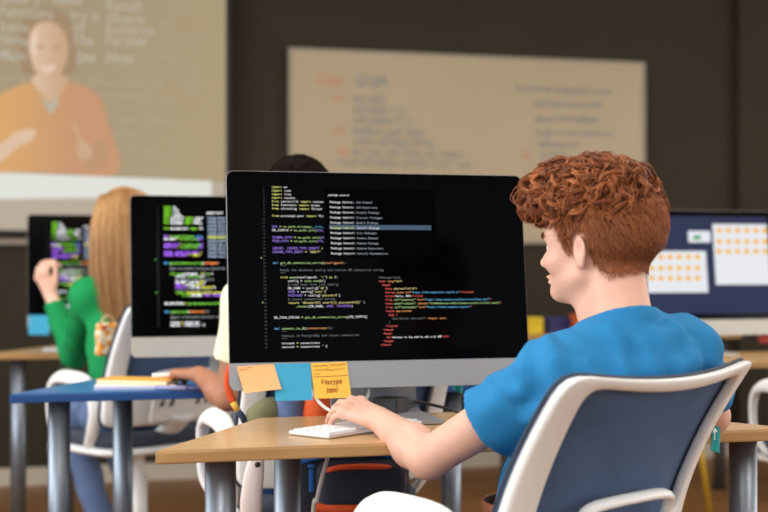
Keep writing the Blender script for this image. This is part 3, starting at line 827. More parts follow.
# ================================================================ things on the front table
M_key = mat('key_white', rgb(238, 238, 240), 0.45)
def keyboard(corner, ld, length, depth, label):
    ld = np.array(ld + (0,), float); ld /= np.linalg.norm(ld); sd = np.array([-ld[1], ld[0], 0])
    t = empty('keyboard', tuple(np.array(corner)), math.atan2(ld[1], ld[0]), label, 'keyboard')
    b = MB(); b.box((length / 2, depth / 2, 0.005), (length, depth, 0.009), bevel=0.003); b.build('case', mat('keyboard_case', rgb(214, 216, 220), 0.4, 0.2), t)
    nr, nc = 5, 14
    kw, kd = (length - 0.012) / nc, (depth - 0.012) / nr
    for r_ in range(nr):
        for c in range(nc):
            if r_ == 0 and c in (5, 6, 7): continue
            b = MB(); b.box((0.006 + kw * (c + .5), 0.006 + kd * (r_ + .5), 0.0105), (kw * .84, kd * .84, 0.003), bevel=0.0008, seg=1)
            b.build('key', M_key, t)
    b = MB(); b.box((0.006 + kw * 6.5, 0.006 + kd * .5, 0.0105), (kw * 2.84, kd * .84, 0.003), bevel=0.0008, seg=1); b.build('space_bar', M_key, t)
    return t
KA = P(329, 439.5, 452 / (439.5 - 262.0)); KA[2] = 0.7402
keyboard(KA, (0.63, 0.776), 0.29, 0.105, "white keyboard on the front oak table under the typing hand")

def note(corners, m, curl, label, marks=None):
    """sticky note; corners = px of TL, TR, BR, BL on the chin plane"""
    uv = [screen_uv(x, y, LA) for x, y in corners]
    n = 10; V = []; rows = []
    for i in range(n):
        t = i / (n - 1); row = []
        for j in range(n):
            s = j / (n - 1)
            u = (uv[0][0] * (1 - s) + uv[1][0] * s) * (1 - t) + (uv[3][0] * (1 - s) + uv[2][0] * s) * t
            v = (uv[0][1] * (1 - s) + uv[1][1] * s) * (1 - t) + (uv[3][1] * (1 - s) + uv[2][1] * s) * t
            row.append(sp(u, v, 0.0012 + curl * t * t))
        rows.append(row)
    rows = np.array(rows)
    t_ = empty('sticky_note', LA, R(15), label, 'sticky note', None)
    V = np.concatenate([rows.reshape(-1, 3), rows.reshape(-1, 3) - NRM * 0.0004])
    f = [q[::-1] for q in grid_mesh(None, n, n)]; f += [[k + n * n for k in q][::-1] for q in f]
    b = MB(); b.add(V, f, 0, True); b.build('paper', m, t_)
    if marks:
        b = MB()
        def at(s, t): 
            i = min(max(t, 0), 1) * (n - 1); j = min(max(s, 0), 1) * (n - 1); i0, j0 = min(int(i), n - 2), min(int(j), n - 2); di, dj = i - i0, j - j0
            return (rows[i0, j0] * (1 - di) + rows[i0 + 1, j0] * di) * (1 - dj) + (rows[i0, j0 + 1] * (1 - di) + rows[i0 + 1, j0 + 1] * di) * dj + NRM * 0.0008
        marks(b, at); b.build('handwriting', mat('ink_orange_brown', rgb(176, 84, 30), 0.7), t_)
    return t_
def scrib(b, at, s0, s1, t, amp, n, seed):
    r_ = random.Random(seed); pts = []
    for i in range(n): pts.append(at(s0 + (s1 - s0) * i / (n - 1) + r_.uniform(-.01, .01), t + r_.uniform(-amp, amp)))
    b.tube(pts, 0.00042, 4, smooth_path=3)
M_peach, M_sblue, M_syel = mat('note_peach', rgb(250, 188, 128), 0.8), mat('note_blue', rgb(62, 166, 206), 0.8), mat('note_yellow', rgb(244, 196, 78), 0.8)
def mk_peach(b, at): scrib(b, at, .06, .24, .14, .025, 7, 1); scrib(b, at, .27, .36, .08, .03, 5, 2)
def mk_yel(b, at):
    scrib(b, at, .05, .45, .09, .03, 15, 3); scrib(b, at, .5, .95, .08, .03, 17, 4); scrib(b, at, .05, .9, .2, .03, 30, 5); scrib(b, at, .06, .22, .30, .025, 7, 6)
    b.tube([at(.04, .385), at(.5, .385), at(.97, .38)], 0.0005, 4)
    q = [('Vestype', .2, .61, 0.0165), ('html', .34, .84, 0.0165)]
    for s_, a, t, sz in q:
        o = at(a, t); ux = at(a + .3, t) - o; ux /= np.linalg.norm(ux); uy = UPV
        text_prop(b, s_, o + NRM * .0004, ux, uy, sz, 0, jit=.08, shear=.15, sx=0.72)
note([(236.3, 366.4), (273.9, 364), (280.6, 389.2), (243.2, 393.4)], M_peach, 0.012, 'peach sticky note at the left end of the monitor chin', mk_peach)
note([(274.4, 363.7), (310.3, 363.3), (311.8, 400.2), (274.6, 401)], M_sblue, 0.008, 'plain blue sticky note between the peach and yellow notes')
note([(310.6, 363.3), (346.8, 361.5), (350.8, 398), (314.3, 398.7)], M_syel, 0.006, 'yellow sticky note with orange handwriting on the monitor chin', mk_yel)

M_cable = mat('cable_white', rgb(222, 222, 220), 0.5)
# white cable drooping from the monitor behind the hand
def cable(pts, r_, m, name, label, k=8):
    b = MB(); b.tube(pts, r_, 8, smooth_path=k); o = b.build(name, m); return tag(o, label, 'cable')
cable([P(317, 380, 2.93), P(312, 388, 2.875), P(316, 398, 2.84), P(323, 406, 2.80), P(330, 410.5, 2.76), P(337, 414, 2.79), P(350, 414, 2.84), P(361, 406, 2.88), P(368, 395, 2.90), P(370, 384, 2.97)], 0.0034, M_cable, 'charging_cable', 'white cable looping below the monitor behind the hand')
cable([P(330, 447, 2.62) * [1, 1, 0] + [0, 0, .712], P(328, 456, 2.62), P(322, 478, 2.62), P(317, 500, 2.63), P(312, 530, 2.66), P(300, 600, 2.75) * [1, 1, 0] + [0, 0, .006]], 0.0042, mat('cable_grey', rgb(190, 186, 180), 0.5), 'power_cord', 'grey white cord hanging to the floor under the front oak table')
hb = empty('dongle_box', P(391, 419, 2.93) * [1, 1, 0] + [0, 0, 0.7485], R(-30), "small dark hub box beside the monitor foot, trailing a black cable", 'hub')
b = MB(); b.box((0, 0, 0.0165), (0.062, 0.055, 0.033), bevel=0.003); b.build('case', mat('hub_brown', rgb(34, 28, 23), 0.6, var=.2, vscale=20), hb)
b = MB(); b.box((0, -0.0275, 0.0165), (0.054, 0.002, 0.026)); b.build('front_face', M_black_pl, hb)
cable([P(399, 409, 2.945), P(405, 405.5, 2.95), P(415, 401.5, 2.97), P(433, 405, 2.98), P(452, 410, 2.97), P(470, 416, 2.93), P(478, 418, 2.89) * [1, 1, 0] + [0, 0, .744]], 0.0035, M_black_pl, 'hub_cable', 'black cable running right from the dark hub box')

# ================================================================ things on the blue table
def flat_box(name, px, py0, z, size, rz, m, label, cat, zbase=0.7402, bevel=0.002):
    p = P(px, py0, z); o_ = empty(name, (p[0], p[1], zbase), R(rz), label, cat); return o_
nb = empty('notebook', (-0.665, 3.62, 0.7402), R(8), 'white open notebook on the blue table under an orange one', 'notebook')
b = MB(); b.box((0, 0, 0.0035), (0.21, 0.15, 0.007), bevel=0.001); b.build('pages', mat('paper_white', rgb(226, 224, 236), 0.8), nb)
b = MB(); b.box((0, 0, 0.0078), (0.212, 0.152, 0.0012)); b.build('cover', mat('paper_cover', rgb(232, 230, 238), 0.6), nb)
nb = empty('notebook', (-0.66, 3.64, 0.7487), R(-14), 'orange yellow notebook lying on the white one, blue table', 'notebook')
b = MB(); b.box((0, 0, 0.006), (0.20, 0.10, 0.010), bevel=0.001); b.build('pages', mat('paper_cream', rgb(240, 226, 190), 0.8), nb)
b = MB(); b.box((0, 0, 0.0118), (0.204, 0.104, 0.0016), bevel=.0005); b.box((0, 0, 0.0006), (0.204, 0.104, 0.0012)); b.build('cover', mat('cover_orange', rgb(238, 172, 50), 0.5), nb)
def pen(p, d, L, m1, m2, label):
    d = np.array(d, float); d /= np.linalg.norm(d); t = empty('pen', tuple(p), math.atan2(d[1], d[0]), label, 'pen')
    b = MB(); b.tube([(0, 0, 0.006), (L * .68, 0, 0.006)], .006, 12); b.build('barrel', m1, t)
    b = MB(); b.tube([(L * .68, 0, 0.006), (L * .96, 0, 0.006), (L, 0, 0.006)], [.0066, .0066, .004], 12); b.build('cap', m2, t)
pen((-0.625, 3.64, 0.7402 + 0.0225), (0.95, 0.3), 0.14, mat('pen_white', rgb(230, 232, 230), .4), mat('pen_teal', rgb(60, 170, 160), .4), 'white and teal pen beside the resting hand on blue table')
pen((-0.60, 3.54, 0.7402), (0.9, -0.25), 0.13, mat('pen_lilac', rgb(150, 150, 190), .4), mat('pen_navy', rgb(40, 44, 90), .4), "lilac pen flat on the blue table below the resting hand")
# left-hand table: small keyboard, sticky note under the screen
k = keyboard((-1.262, 4.99, 0.7402), (0.966, 0.259), 0.27, 0.10, 'white keyboard on the oak table at far left')
uvs = [(-BW / 2 + .006, CH), (-BW / 2 + .085, CH), (-BW / 2 + .083, -.022), (-BW / 2 + .004, -.02)]
nt_ = empty('sticky_note', LC, R(15), 'blue sticky note on the far left monitor chin', 'sticky note')
b = MB(); q = [sp(u, v, .003 if i < 2 else .010) for i, (u, v) in enumerate(uvs)]; b.add(q + [p - NRM * .0006 for p in q], [[0, 3, 2, 1], [4, 5, 6, 7]]); b.build('paper', M_sblue, nt_)
cable([(-1.24, 5.30, 0.70), (-1.26, 5.42, 0.5), (-1.30, 5.55, 0.2), (-1.36, 5.6, 0.012), (-1.55, 5.7, 0.008)], 0.006, M_cable, 'wall_cord', 'white cord hanging from the far left table to the floor')

# ================================================================ things far behind the boy's shoulder
def crate(loc, size, rz, m, name, label, cat):
    t = empty(name, loc, rz, label, cat); w, d, h = size
    b = MB(); b.box((0, 0, .004), (w, d, .008)); 
    for s in (-1, 1): b.box((s * (w / 2 - .004), 0, h / 2), (.008, d, h)); b.box((0, s * (d / 2 - .004), h / 2), (w - .016, .008, h))
    b.build('box', m, t)
    b = MB(); b.box((0, -d / 2 - .004, h * .8), (w * 1.02, .008, h * .12), bevel=.002); b.build('rim', m, t); return t
crate((0.685, 6.22, .7402), (.07, .10, .08), R(10), mat('bin_yellow', rgb(220, 190, 40), .5), 'storage_bin', 'yellow bin on the furthest table, beside the big monitor edge', 'bin')
crate((0.805, 6.34, .7402), (.11, .10, .075), R(15), mat('bin_blue', rgb(44, 48, 110), .5), 'storage_bin', 'navy bin on the furthest table over the blue t-shirt\'s left shoulder', 'bin')
crate((0.925, 6.30, .7402), (.09, .1, .09), R(15), mat('bin_orange', rgb(224, 110, 50), .5), 'storage_bin', 'orange bin by the red-haired person\'s neck on the furthest table', 'bin')
# thin legged stool, yellow
st = empty('stool', (1.22, 5.75, 0), R(15), 'small stool with yellow legs behind the right front table leg', 'stool')
b = MB(); b.lathe((0, 0, 0), [(.15, .44), (.16, .45), (.16, .465), (.15, .47)], 24); b.build('seat', M_oak, st)
for k in range(4):
    a = R(45 + 90 * k); b = MB(); b.tube([(.11 * math.cos(a), .11 * math.sin(a), .44), (.17 * math.cos(a), .17 * math.sin(a), .0)], .012, 8); b.build('leg', mat('stool_yellow', rgb(214, 168, 40), .45), st)

# ================================================================ backpack and clothes hung on the middle chair
M_navy = mat('bag_navy', rgb(38, 42, 56), .85, bump=.4, bscale=600, var=.12, vscale=12)
M_navy2 = mat('bag_slate', rgb(60, 72, 98), .85, bump=.4, bscale=500, var=.12, vscale=12)
M_orange = mat('bag_orange', rgb(226, 84, 30), .75, bump=.3, bscale=400)
M_zip = mat('bag_blue', rgb(20, 96, 176), .6)
bag = empty('backpack', (-0.085, 3.115, 0.385), R(8), 'navy backpack with orange trim hanging behind the front oak table', 'backpack')
def bagf(p):
    q = np.abs(p - np.array([0, 0, .23], np.float32)) - np.array([.095, .035, .17], np.float32)
    d = np.sqrt(np.sum(np.maximum(q, 0) ** 2, 1)) + np.minimum(q.max(1), 0) - .045
    d += .004 * np.sin(p[:, 0] * 40 + p[:, 2] * 31) * np.sin(p[:, 2] * 44 + 1)
    return d
sdf_obj('bag_body', bagf, (-.16, -.1, -.02), (.16, .1, .47), .007, M_navy, bag)
def pockf(p):
    q = np.abs(p - np.array([.022, -.085, .19], np.float32)) - np.array([.075, .008, .03], np.float32)
    return np.sqrt(np.sum(np.maximum(q, 0) ** 2, 1)) + np.minimum(q.max(1), 0) - .026
pk = sdf_obj('front_pocket', pockf, (-.12, -.14, 0), (.16, -.02, .26), .006, M_navy, bag)
b = MB(); b.tube([(-.065, -.110, .224), (-.03, -.118, .234), (.04, -.118, .235), (.105, -.105, .225), (.118, -.09, .20), (.11, -.09, .15)], .0062, 8, smooth_path=5); b.build('trim', M_orange, pk)
b = MB(); b.tube([(-.09, -.105, .146), (0, -.119, .140), (.10, -.108, .146)], .011, 8, smooth_path=5); b.build('trim', M_orange, pk)
b = MB(); b.tube([(-.13, -.07, .238), (-.05, -.085, .258), (.04, -.085, .26), (.12, -.07, .245)], .009, 8, smooth_path=5, flat=(1, .8)); z_ = b.build('zipper', M_zip, bag)
b = MB(); b.box((-.092, -.108, .205), (.010, .004, .05), bevel=.002); b.box((-.092, -.109, .237), (.014, .005, .008), bevel=.002); b.build('zip_pull', M_zip, z_)
b = MB(); b.tube([(-.04, .02, .43), (-.045, -.02, .49), (.0, -.03, .515), (.045, -.02, .49), (.04, .02, .43)], .011, 8, smooth_path=5, flat=(1.6, .5)); b.build('handle', M_navy, bag)
b = MB(); b.tube([(.06, -.03, .45), (.075, -.075, .40), (.08, -.095, .33), (.07, -.095, .27)], [.010, .013, .013, .008], 8, smooth_path=5, flat=(1.5, .5)); b.build('shoulder_strap', M_orange, bag)
def cloth_obj(name, prims, m, label, cat, lo, hi, fold=0.006, fs=60.0, h=.006):
    def f(p):
        d = None
        for a, c, r1, r2 in prims:
            e = rc(p, a, c, r1, r2); d = e if d is None else smin(d, e, .02)
        return d + fold * np.sin(p[:, 0] * fs + 3 * np.sin(p[:, 2] * 25)) * (0.6 + 0.4 * np.sin(p[:, 2] * 33))
    o = sdf_obj(name, f, lo, hi, h, m); return tag(o, label, cat)
def pts(*a): return [P(*q) for q in a]
a = pts((322, 378, 3.03), (320, 412, 3.02), (320, 424, 3.02), (300, 412, 3.06))
jk = cloth_obj('jacket', [(a[0], a[1], .034, .036), (a[1], a[2], .036, .034)], mat('jacket_orange', rgb(232, 92, 34), .8), 'orange jacket hung over the middle chair, under the yellow note', 'jacket', a[0] - [.12, .08, .22], a[0] + [.12, .1, .09])
a = pts((292, 380, 3.04), (291, 412, 3.03), (294, 440, 3.03))
cloth_obj('denim_shirt', [(a[0], a[1], .032, .034), (a[1], a[2], .034, .03)], mat('denim_light', rgb(104, 124, 168), .85, bump=.3, bscale=700), 'faded denim shirt hung between khaki cap and orange jacket', 'shirt', a[0] - [.1, .08, .28], a[0] + [.1, .08, .09])
a = pts((262, 416, 3.02), (274, 412, 3.03), (258, 432, 3.02))
cloth_obj('khaki_cap', [(a[0], a[1], .032, .030), (a[0], a[2], .03, .03)], mat('khaki_cloth', rgb(132, 130, 96), .9), 'khaki cloth bundle behind the table edge, under the peach note', 'cloth', a[0] - [.1, .08, .12], a[0] + [.12, .08, .08])
a = pts((264, 384, 3.08), (264, 408, 3.08))
# lanyard strap looped over the chair frame
lan = empty('lanyard', tuple(P(235, 420, 3.0)), 0, 'orange strap with yellow and navy end, hanging left of the monitor', 'strap')
o_ = P(235, 420, 3.0)
b = MB(); b.tube([P(238, 352, 3.02) - o_, P(229, 372, 3.0) - o_, P(228, 388, 3.0) - o_, P(233, 402, 3.0) - o_], .009, 8, smooth_path=6, flat=(.9, .35), upv=(0, 1, 0)); b.build('strap', M_orange, lan)
b = MB(); b.tube([P(233, 402, 3.0) - o_, P(238, 411, 3.0) - o_], .008, 8, flat=(.9, .4), upv=(0, 1, 0)); b.build('yellow_end', mat('strap_yellow', rgb(236, 190, 80), .7), lan)
b = MB(); b.tube([P(238, 411, 3.0) - o_, P(242, 416, 3.0) - o_, P(246, 424, 3.0) - o_], .008, 8, flat=(.9, .4), upv=(0, 1, 0)); b.build('navy_end', mat('strap_navy', rgb(40, 50, 80), .7), lan)
# pale strap with a snap hanging below the front table
pw = empty('bag_strap', tuple(P(257, 460, 2.95)), 0, 'pale pink strap with black snap hanging between the left table legs', 'strap')
o_ = P(257, 460, 2.95)
b = MB(); b.tube([P(257, 425, 2.98) - o_, P(258, 450, 2.95) - o_, P(254, 475, 2.94) - o_, P(251, 505, 2.94) - o_, P(252, 540, 2.96) - o_], [.012, .013, .022, .024, .018], 10, smooth_path=6, flat=(1, .35), upv=(0, 1, 0)); b.build('band', mat('strap_pink', rgb(232, 216, 210), .7), pw)
p = P(257.5, 464.5, 2.938) - o_
b = MB(); b.tube([p + [0, .003, 0], p + [0, -.004, 0]], .006, 12); b.build('snap', M_black_pl, pw)
# ================================================================ people
def frame(az, pitch=0.0, roll=0.0):
    """rows: forward, left, up ; pitch > 0 looks down"""
    f = np.array([math.cos(az) * math.cos(pitch), math.sin(az) * math.cos(pitch), -math.sin(pitch)])
    l = np.array([-math.sin(az), math.cos(az), 0]); u = np.cross(f, l)
    c, s = math.cos(roll), math.sin(roll)
    return np.stack([f, l * c + u * s, u * c - l * s])

def head_sdf(q):
    """q in head space (forward, left, up) in metres, origin between the ears"""
    q = q.copy(); q[:, 2] = np.where(q[:, 2] < 0, q[:, 2] * 1.16, q[:, 2])
    d = ell(q, (-.012, 0, .045), (.099, .077, .090))
    d = smin(d, ell(q, (.040, 0, -.020), (.056, .057, .088)), .03)
    for s in (-1, 1):
        d = smin(d, rc(q, (.005, s * .052, -.050), (.070, s * .016, -.088), .018, .016), .03)
        d = smin(d, ell(q, (.066, s * .036, -.022), (.026, .022, .022)), .02)       # cheek
    d = smin(d, ell(q, (.078, 0, -.090), (.018, .021, .016)), .02)                    # chin
    d = smin(d, rc(q, (.080, -.03, .026), (.080, .03, .026), .013, .013), .02)         # brow
    for s in (-1, 1): d = smax(d, -(ell(q, (.104, s * .032, .006), (.016, .018, .012))), .014)
    d = smin(d, rc(q, (.090, 0, .016), (.113, 0, -.026), .007, .0105), .012)           # nose
    for s in (-1, 1): d = smin(d, ell(q, (.104, s * .011, -.030), (.010, .008, .008)), .007)
    d = smin(d, ell(q, (.0955, 0, -.056), (.012, .023, .0058)), .007)
    d = smin(d, ell(q, (.0935, 0, -.067), (.012, .020, .0062)), .007)
    d = smax(d, -ell(q, (.107, 0, -.0612), (.010, .021, .0014)), .003)
    # ears
    for s in (-1, 1):
        ax = np.array([[.93, s * -.36, 0], [s * .36, .93, 0], [0, 0, 1.0]])
        c = np.array([-.006, s * .080, .000])
        e = ell(q, c, (.0165, .006, .0275), ax)
        e = smin(e, ell(q, c + [-.001, 0, -.026], (.010, .007, .012), ax), .006)
        e = smax(e, -ell(q, c + [.002, s * .009, .003], (.0115, .0095, .020), ax), .002)
        d = smin(d, e, .007)
    return d

def hand_prims(w, d, n, s, size=1.0, curl=(0.35, 0.5, 0.4), spread=0.09, thumb=(0.55, 0.75, -0.35), curls=None):
    """w wrist, d towards the fingers, n back of the hand, s thumb side (unit); returns (palm, fingers) prim lists"""
    w, d, n, s = [np.asarray(x, float) for x in (w, d, n, s)]
    palm = []; fing = []
    kn = [(.082, .026), (.086, .008), (.081, -.011), (.073, -.028)]
    ln = [(.043, .026, .021), (.047, .030, .022), (.044, .027, .021), (.034, .020, .018)]
    rr = [.0088, .009, .0085, .0075]
    for i, (a, b) in enumerate(kn):
        k = w + (d * a + s * b + n * (.004 - .09 * abs(b) ** 1.5)) * size
        palm.append((w + (d * .006 + s * b * .55) * size, k - n * .002 * size, .0150 * size, .0098 * size)); palm.append((k - d * .004 * size, k, .0118 * size, .0118 * size))
        ang = -0.0; p = k; c3 = curls[i] if curls else curl
        dirv = d + s * (b * spread / .026)
        dirv /= np.linalg.norm(dirv); chain = []
        for j, L in enumerate(ln[i]):
            ang += c3[j]
            v = dirv * math.cos(ang) - n * math.sin(ang)
            q = p + v * L * size
            chain.append((p, q, rr[i] * (1 - .09 * j) * size, rr[i] * (1 - .09 * (j + 1)) * size)); p = q
        fing.append(chain)
    t0 = w + (d * .022 + s * .022 - n * .006) * size
    tv = s * thumb[0] + d * thumb[1] + n * thumb[2]; tv /= np.linalg.norm(tv)
    t1 = t0 + tv * .040 * size; tv2 = tv * .8 + d * .4 - s * .1; tv2 /= np.linalg.norm(tv2); t2 = t1 + tv2 * .030 * size; t3 = t2 + (tv2 + d * .2) * .021 * size
    palm.append((w + d * .01 * size, t0 + tv * .02 * size, .016 * size, .015 * size))
    fing.append([(t0, t1, .0145 * size, .0108 * size), (t1, t2, .0105 * size, .0095 * size), (t2, t3, .0095 * size, .0075 * size)])
    return palm, fing
def hand_sdf(p, w, palm, fing):
    out = np.full(len(p), 1.0, np.float32)
    dist = np.linalg.norm(p - np.asarray(w, np.float32), axis=1)
    m = dist < .26
    out[~m] = np.maximum(dist[~m] - .22, .03)
    q = p[m]
    if not len(q): return out
    d = None
    for a, b, r1, r2 in palm:
        e = rc(q, a, b, r1, r2); d = e if d is None else smin(d, e, .008)
    for ch in fing:
        e = None
        for a, b, r1, r2 in ch:
            g = rc(q, a, b, r1, r2); e = g if e is None else smin(e, g, .003)
        d = smin(d, e, .006)
    out[m] = d
    return out

def skin_mat(name, c, var=.06):
    return mat(name, c, 0.5, var=var, vscale=22, sss=0.12, spec=0.35, bump=.06, bscale=700)

def eye_parts(H, Fm, root, iris):
    for s in (-1, 1):
        c = H + np.array([.0765, s * .032, .006]) @ Fm
        b = MB(); V = []; n = 14
        for i in range(9):
            for k in range(n):
                th = math.pi * i / 8; ph = 2 * math.pi * k / n
                V.append(c + (np.array([math.cos(th), math.sin(th) * math.cos(ph), math.sin(th) * math.sin(ph)]) * .0125) @ Fm)
        f = [[i * n + k, i * n + (k + 1) % n, (i + 1) * n + (k + 1) % n, (i + 1) * n + k] for i in range(8) for k in range(n)]
        mi = [1 if i < 2 else 0 for i in range(8) for k in range(n)]
        b.add(V, f, 0, True); b.m = mi
        b.build('eye', [mat('eye_white', rgb(232, 228, 222), .2), iris], root)

def settle(root):
    """meshes were modelled in room space: move them into the space of the person's base"""
    M = Matrix.Translation(-root.location)
    for c in root.children_recursive:
        if c.type == 'MESH': c.data.transform(M)

# ---- the boy in blue ---------------------------------------------------------------------------------
boy = empty('person', (0.30, 2.40, 0), 0, 'person with curly red hair in a blue t-shirt typing at the front table', 'person')
H0 = np.array([0.390, 2.45, 1.098]); HF = frame(R(142), R(1), R(-3))
NB = np.array([0.422, 2.372, 0.955])
SL, SR = np.array([0.294, 2.310, 0.876]), np.array([0.538, 2.430, 0.914])
EL, WL = np.array([0.080, 2.415, 0.724]), np.array([-0.008, 2.60, 0.771])
ER, WR = np.array([0.630, 2.610, 0.778]), np.array([0.505, 2.800, 0.770])
PV = np.array([0.320, 2.432, 0.56]); CHS = np.array([0.398, 2.375, 0.82])
LT = np.array([-.925, -.38, 0]); FT = np.array([-.38, .925, 0]); UT = np.array([0, 0, 1.0])
LT /= np.linalg.norm(LT); FT /= np.linalg.norm(FT)
TF = np.stack([LT, FT, UT])
def torso(p, grow=0.0, wl=1.0):
    q = (p - PV) @ TF.T * np.array([.75, 1, 1]); c = (CHS - PV) @ TF.T * np.array([.75, 1, 1])
    d = rc(q.astype(np.float32), (0, 0, 0), c, .092 + grow, .102 + grow) * .95
    sh = smin(rc(p, SL, SR, .055 + grow, .055 + grow), rc(p, NB - np.array([0, 0, .05]), NB, .06 + grow * .6, .050 + grow * .4), .06)
    sh = smin(sh, smin(rc(p, NB, SL, .036 + grow, .046 + grow), rc(p, NB, SR, .036 + grow, .046 + grow), .02), .03)
    return smin(d, sh, .07)
dL = (WL - EL) / np.linalg.norm(WL - EL)
hd = np.array([-.62, .76, .17]); hd /= np.linalg.norm(hd)
hn = np.array([-.08, -.38, .9]); hn -= hd * (hn @ hd); hn /= np.linalg.norm(hn)
hs = np.cross(hd, hn); 
if hs @ np.array([.7, .7, 0]) < 0: hs = -hs
HL = hand_prims(WL + hd * .012, hd, hn, hs, .98, thumb=(.55, .75, -.45), spread=.13, curls=[(.20, .36, .2), (.24, .40, .2), (.36, .40, .2), (.55, .45, .2)])
hd2 = np.array([-.62, .78, -.10]); hd2 /= np.linalg.norm(hd2); hs2 = np.cross(hd2, UT) * -1; hs2 /= np.linalg.norm(hs2); hn2 = np.cross(hs2, hd2); hn2 *= np.sign(hn2[2])
HRr = hand_prims(WR + hd2 * .012, hd2, hn2, hs2, .98, curls=[(.4, .55, .4)] * 4)
def boy_skin(p):
    q = ((p - H0.astype(np.float32)) @ HF.T.astype(np.float32))
    d = head_sdf(q)
    nk = rc(p, H0 + np.array([-.030, 0, -.02]) @ HF, NB, .051, .052)
    nk = smin(nk, rc(p, H0 + np.array([.02, 0, -.06]) @ HF, NB + FT * .05 + np.array([0, 0, -.02]), .040, .045), .03)
    d = smin(d, nk, .025)
    d = smin(d, torso(p, -.024), .03)
    for S_, E_, W_ in ((SL, EL, WL), (SR, ER, WR)):
        f1 = E_ + (W_ - E_) * .3
        a = rc(p, S_, E_, .046, .036); a = smin(a, rc(p, E_, f1, .036, .0385), .015); a = smin(a, rc(p, f1, W_, .0385, .0245), .02)
        d = smin(d, a, .02)
    d = smin(d, hand_sdf(p, WL, *HL), .014); d = smin(d, hand_sdf(p, WR, *HRr), .014)
    return d
M_skin = skin_mat('skin_fair', rgb(218, 170, 148))
v, f = surface_nets(boy_skin, (-.16, 2.14, .46), (.73, 2.96, 1.27), .0030, 1)
sk = fast_mesh('body', v, f, M_skin, boy)
eye_parts(H0, HF, boy, mat('iris_blue', rgb(70, 100, 120), .3))

M_tee = mat('tee_blue', rgb(42, 124, 176), .85, var=.05, vscale=10, bump=.25, bscale=900, spec=.2)
SEL, SER = SL + (EL - SL) * .545, SR + (ER - SR) * .66
dSL = (EL - SL) / np.linalg.norm(EL - SL); dSR = (ER - SR) / np.linalg.norm(ER - SR)
CREASE = [(NB + LT * -.06 + FT * -.03, SR + FT * -.06 + UT * -.10, .010), (NB + LT * -.02 + FT * -.055 + UT * -.01, NB + LT * -.09 + FT * -.085 + UT * -.10, .009),
          (SR + LT * .03 + FT * -.05 + UT * .01, SR + LT * .06 + FT * -.085 + UT * -.13, .010), (SL + FT * -.05 + UT * -.02, SL + LT * -.10 + FT * -.08 + UT * -.10, .010),
          (SL + LT * -.02 + FT * -.06 + UT * -.07, PV + LT * .05 + FT * -.10 + UT * .14, .010), (NB + LT * .05 + FT * -.035, SL + LT * -.06 + FT * -.09 + UT * -.12, .008),
          (SL + (EL - SL) * .1 + UT * .045, SL + (EL - SL) * .45 + UT * .045, .009), (SL + (EL - SL) * .0 + FT * .02 + UT * .05, SL + (EL - SL) * .3 + FT * -.05 + UT * -.01, .008)]
def tee_base(p):
    p = p.astype(np.float32); d = torso(p, .008)
    for S_, E_, dd in ((SL, SEL, dSL), (SR, SER, dSR)): d = smin(d, rc(p, S_, E_ + dd * .05, .057, .059), .03)
    return d
def on_surface(fn, q, out):
    q = np.asarray(q, np.float32); e = 1e-3
    for _ in range(10):
        d = fn(q); g = np.stack([fn(q + np.eye(3, dtype=np.float32)[i] * e) - d for i in range(3)], 1) / e
        g /= np.linalg.norm(g, axis=1)[:, None] + 1e-6; q = q - g * np.clip(d - out, -.03, .03)[:, None] * .9
    return q
CREASE += [(NB + LT * -.045 + FT * -.05 + UT * -.02, SR + LT * .05 + FT * -.07 + UT * -.06, .010), (NB + LT * -.07 + FT * -.03 + UT * -.02, SR + LT * .02 + FT * -.06 + UT * -.15, .012),
           (NB + LT * .01 + FT * -.06 + UT * -.03, NB + LT * -.05 + FT * -.09 + UT * -.16, .010), (SL + LT * -.02 + FT * -.05 + UT * .02, SL + LT * -.12 + FT * -.08 + UT * -.04, .009)]
FOLDS = []
for a, b, r in CREASE:
    t = np.linspace(0, 1, 9)[:, None]
    q = a * (1 - t) + b * t + np.array([0, 0, -.018]) * np.sin(np.pi * t) - FT * .05 * np.sin(np.pi * t)
    q = on_surface(tee_base, q, -.001); rr_ = 1.35 * r * (.35 + .65 * np.sin(np.pi * np.linspace(0.05, .95, 9)))
    FOLDS.append([(q[i], q[i + 1], rr_[i], rr_[i + 1]) for i in range(8)])
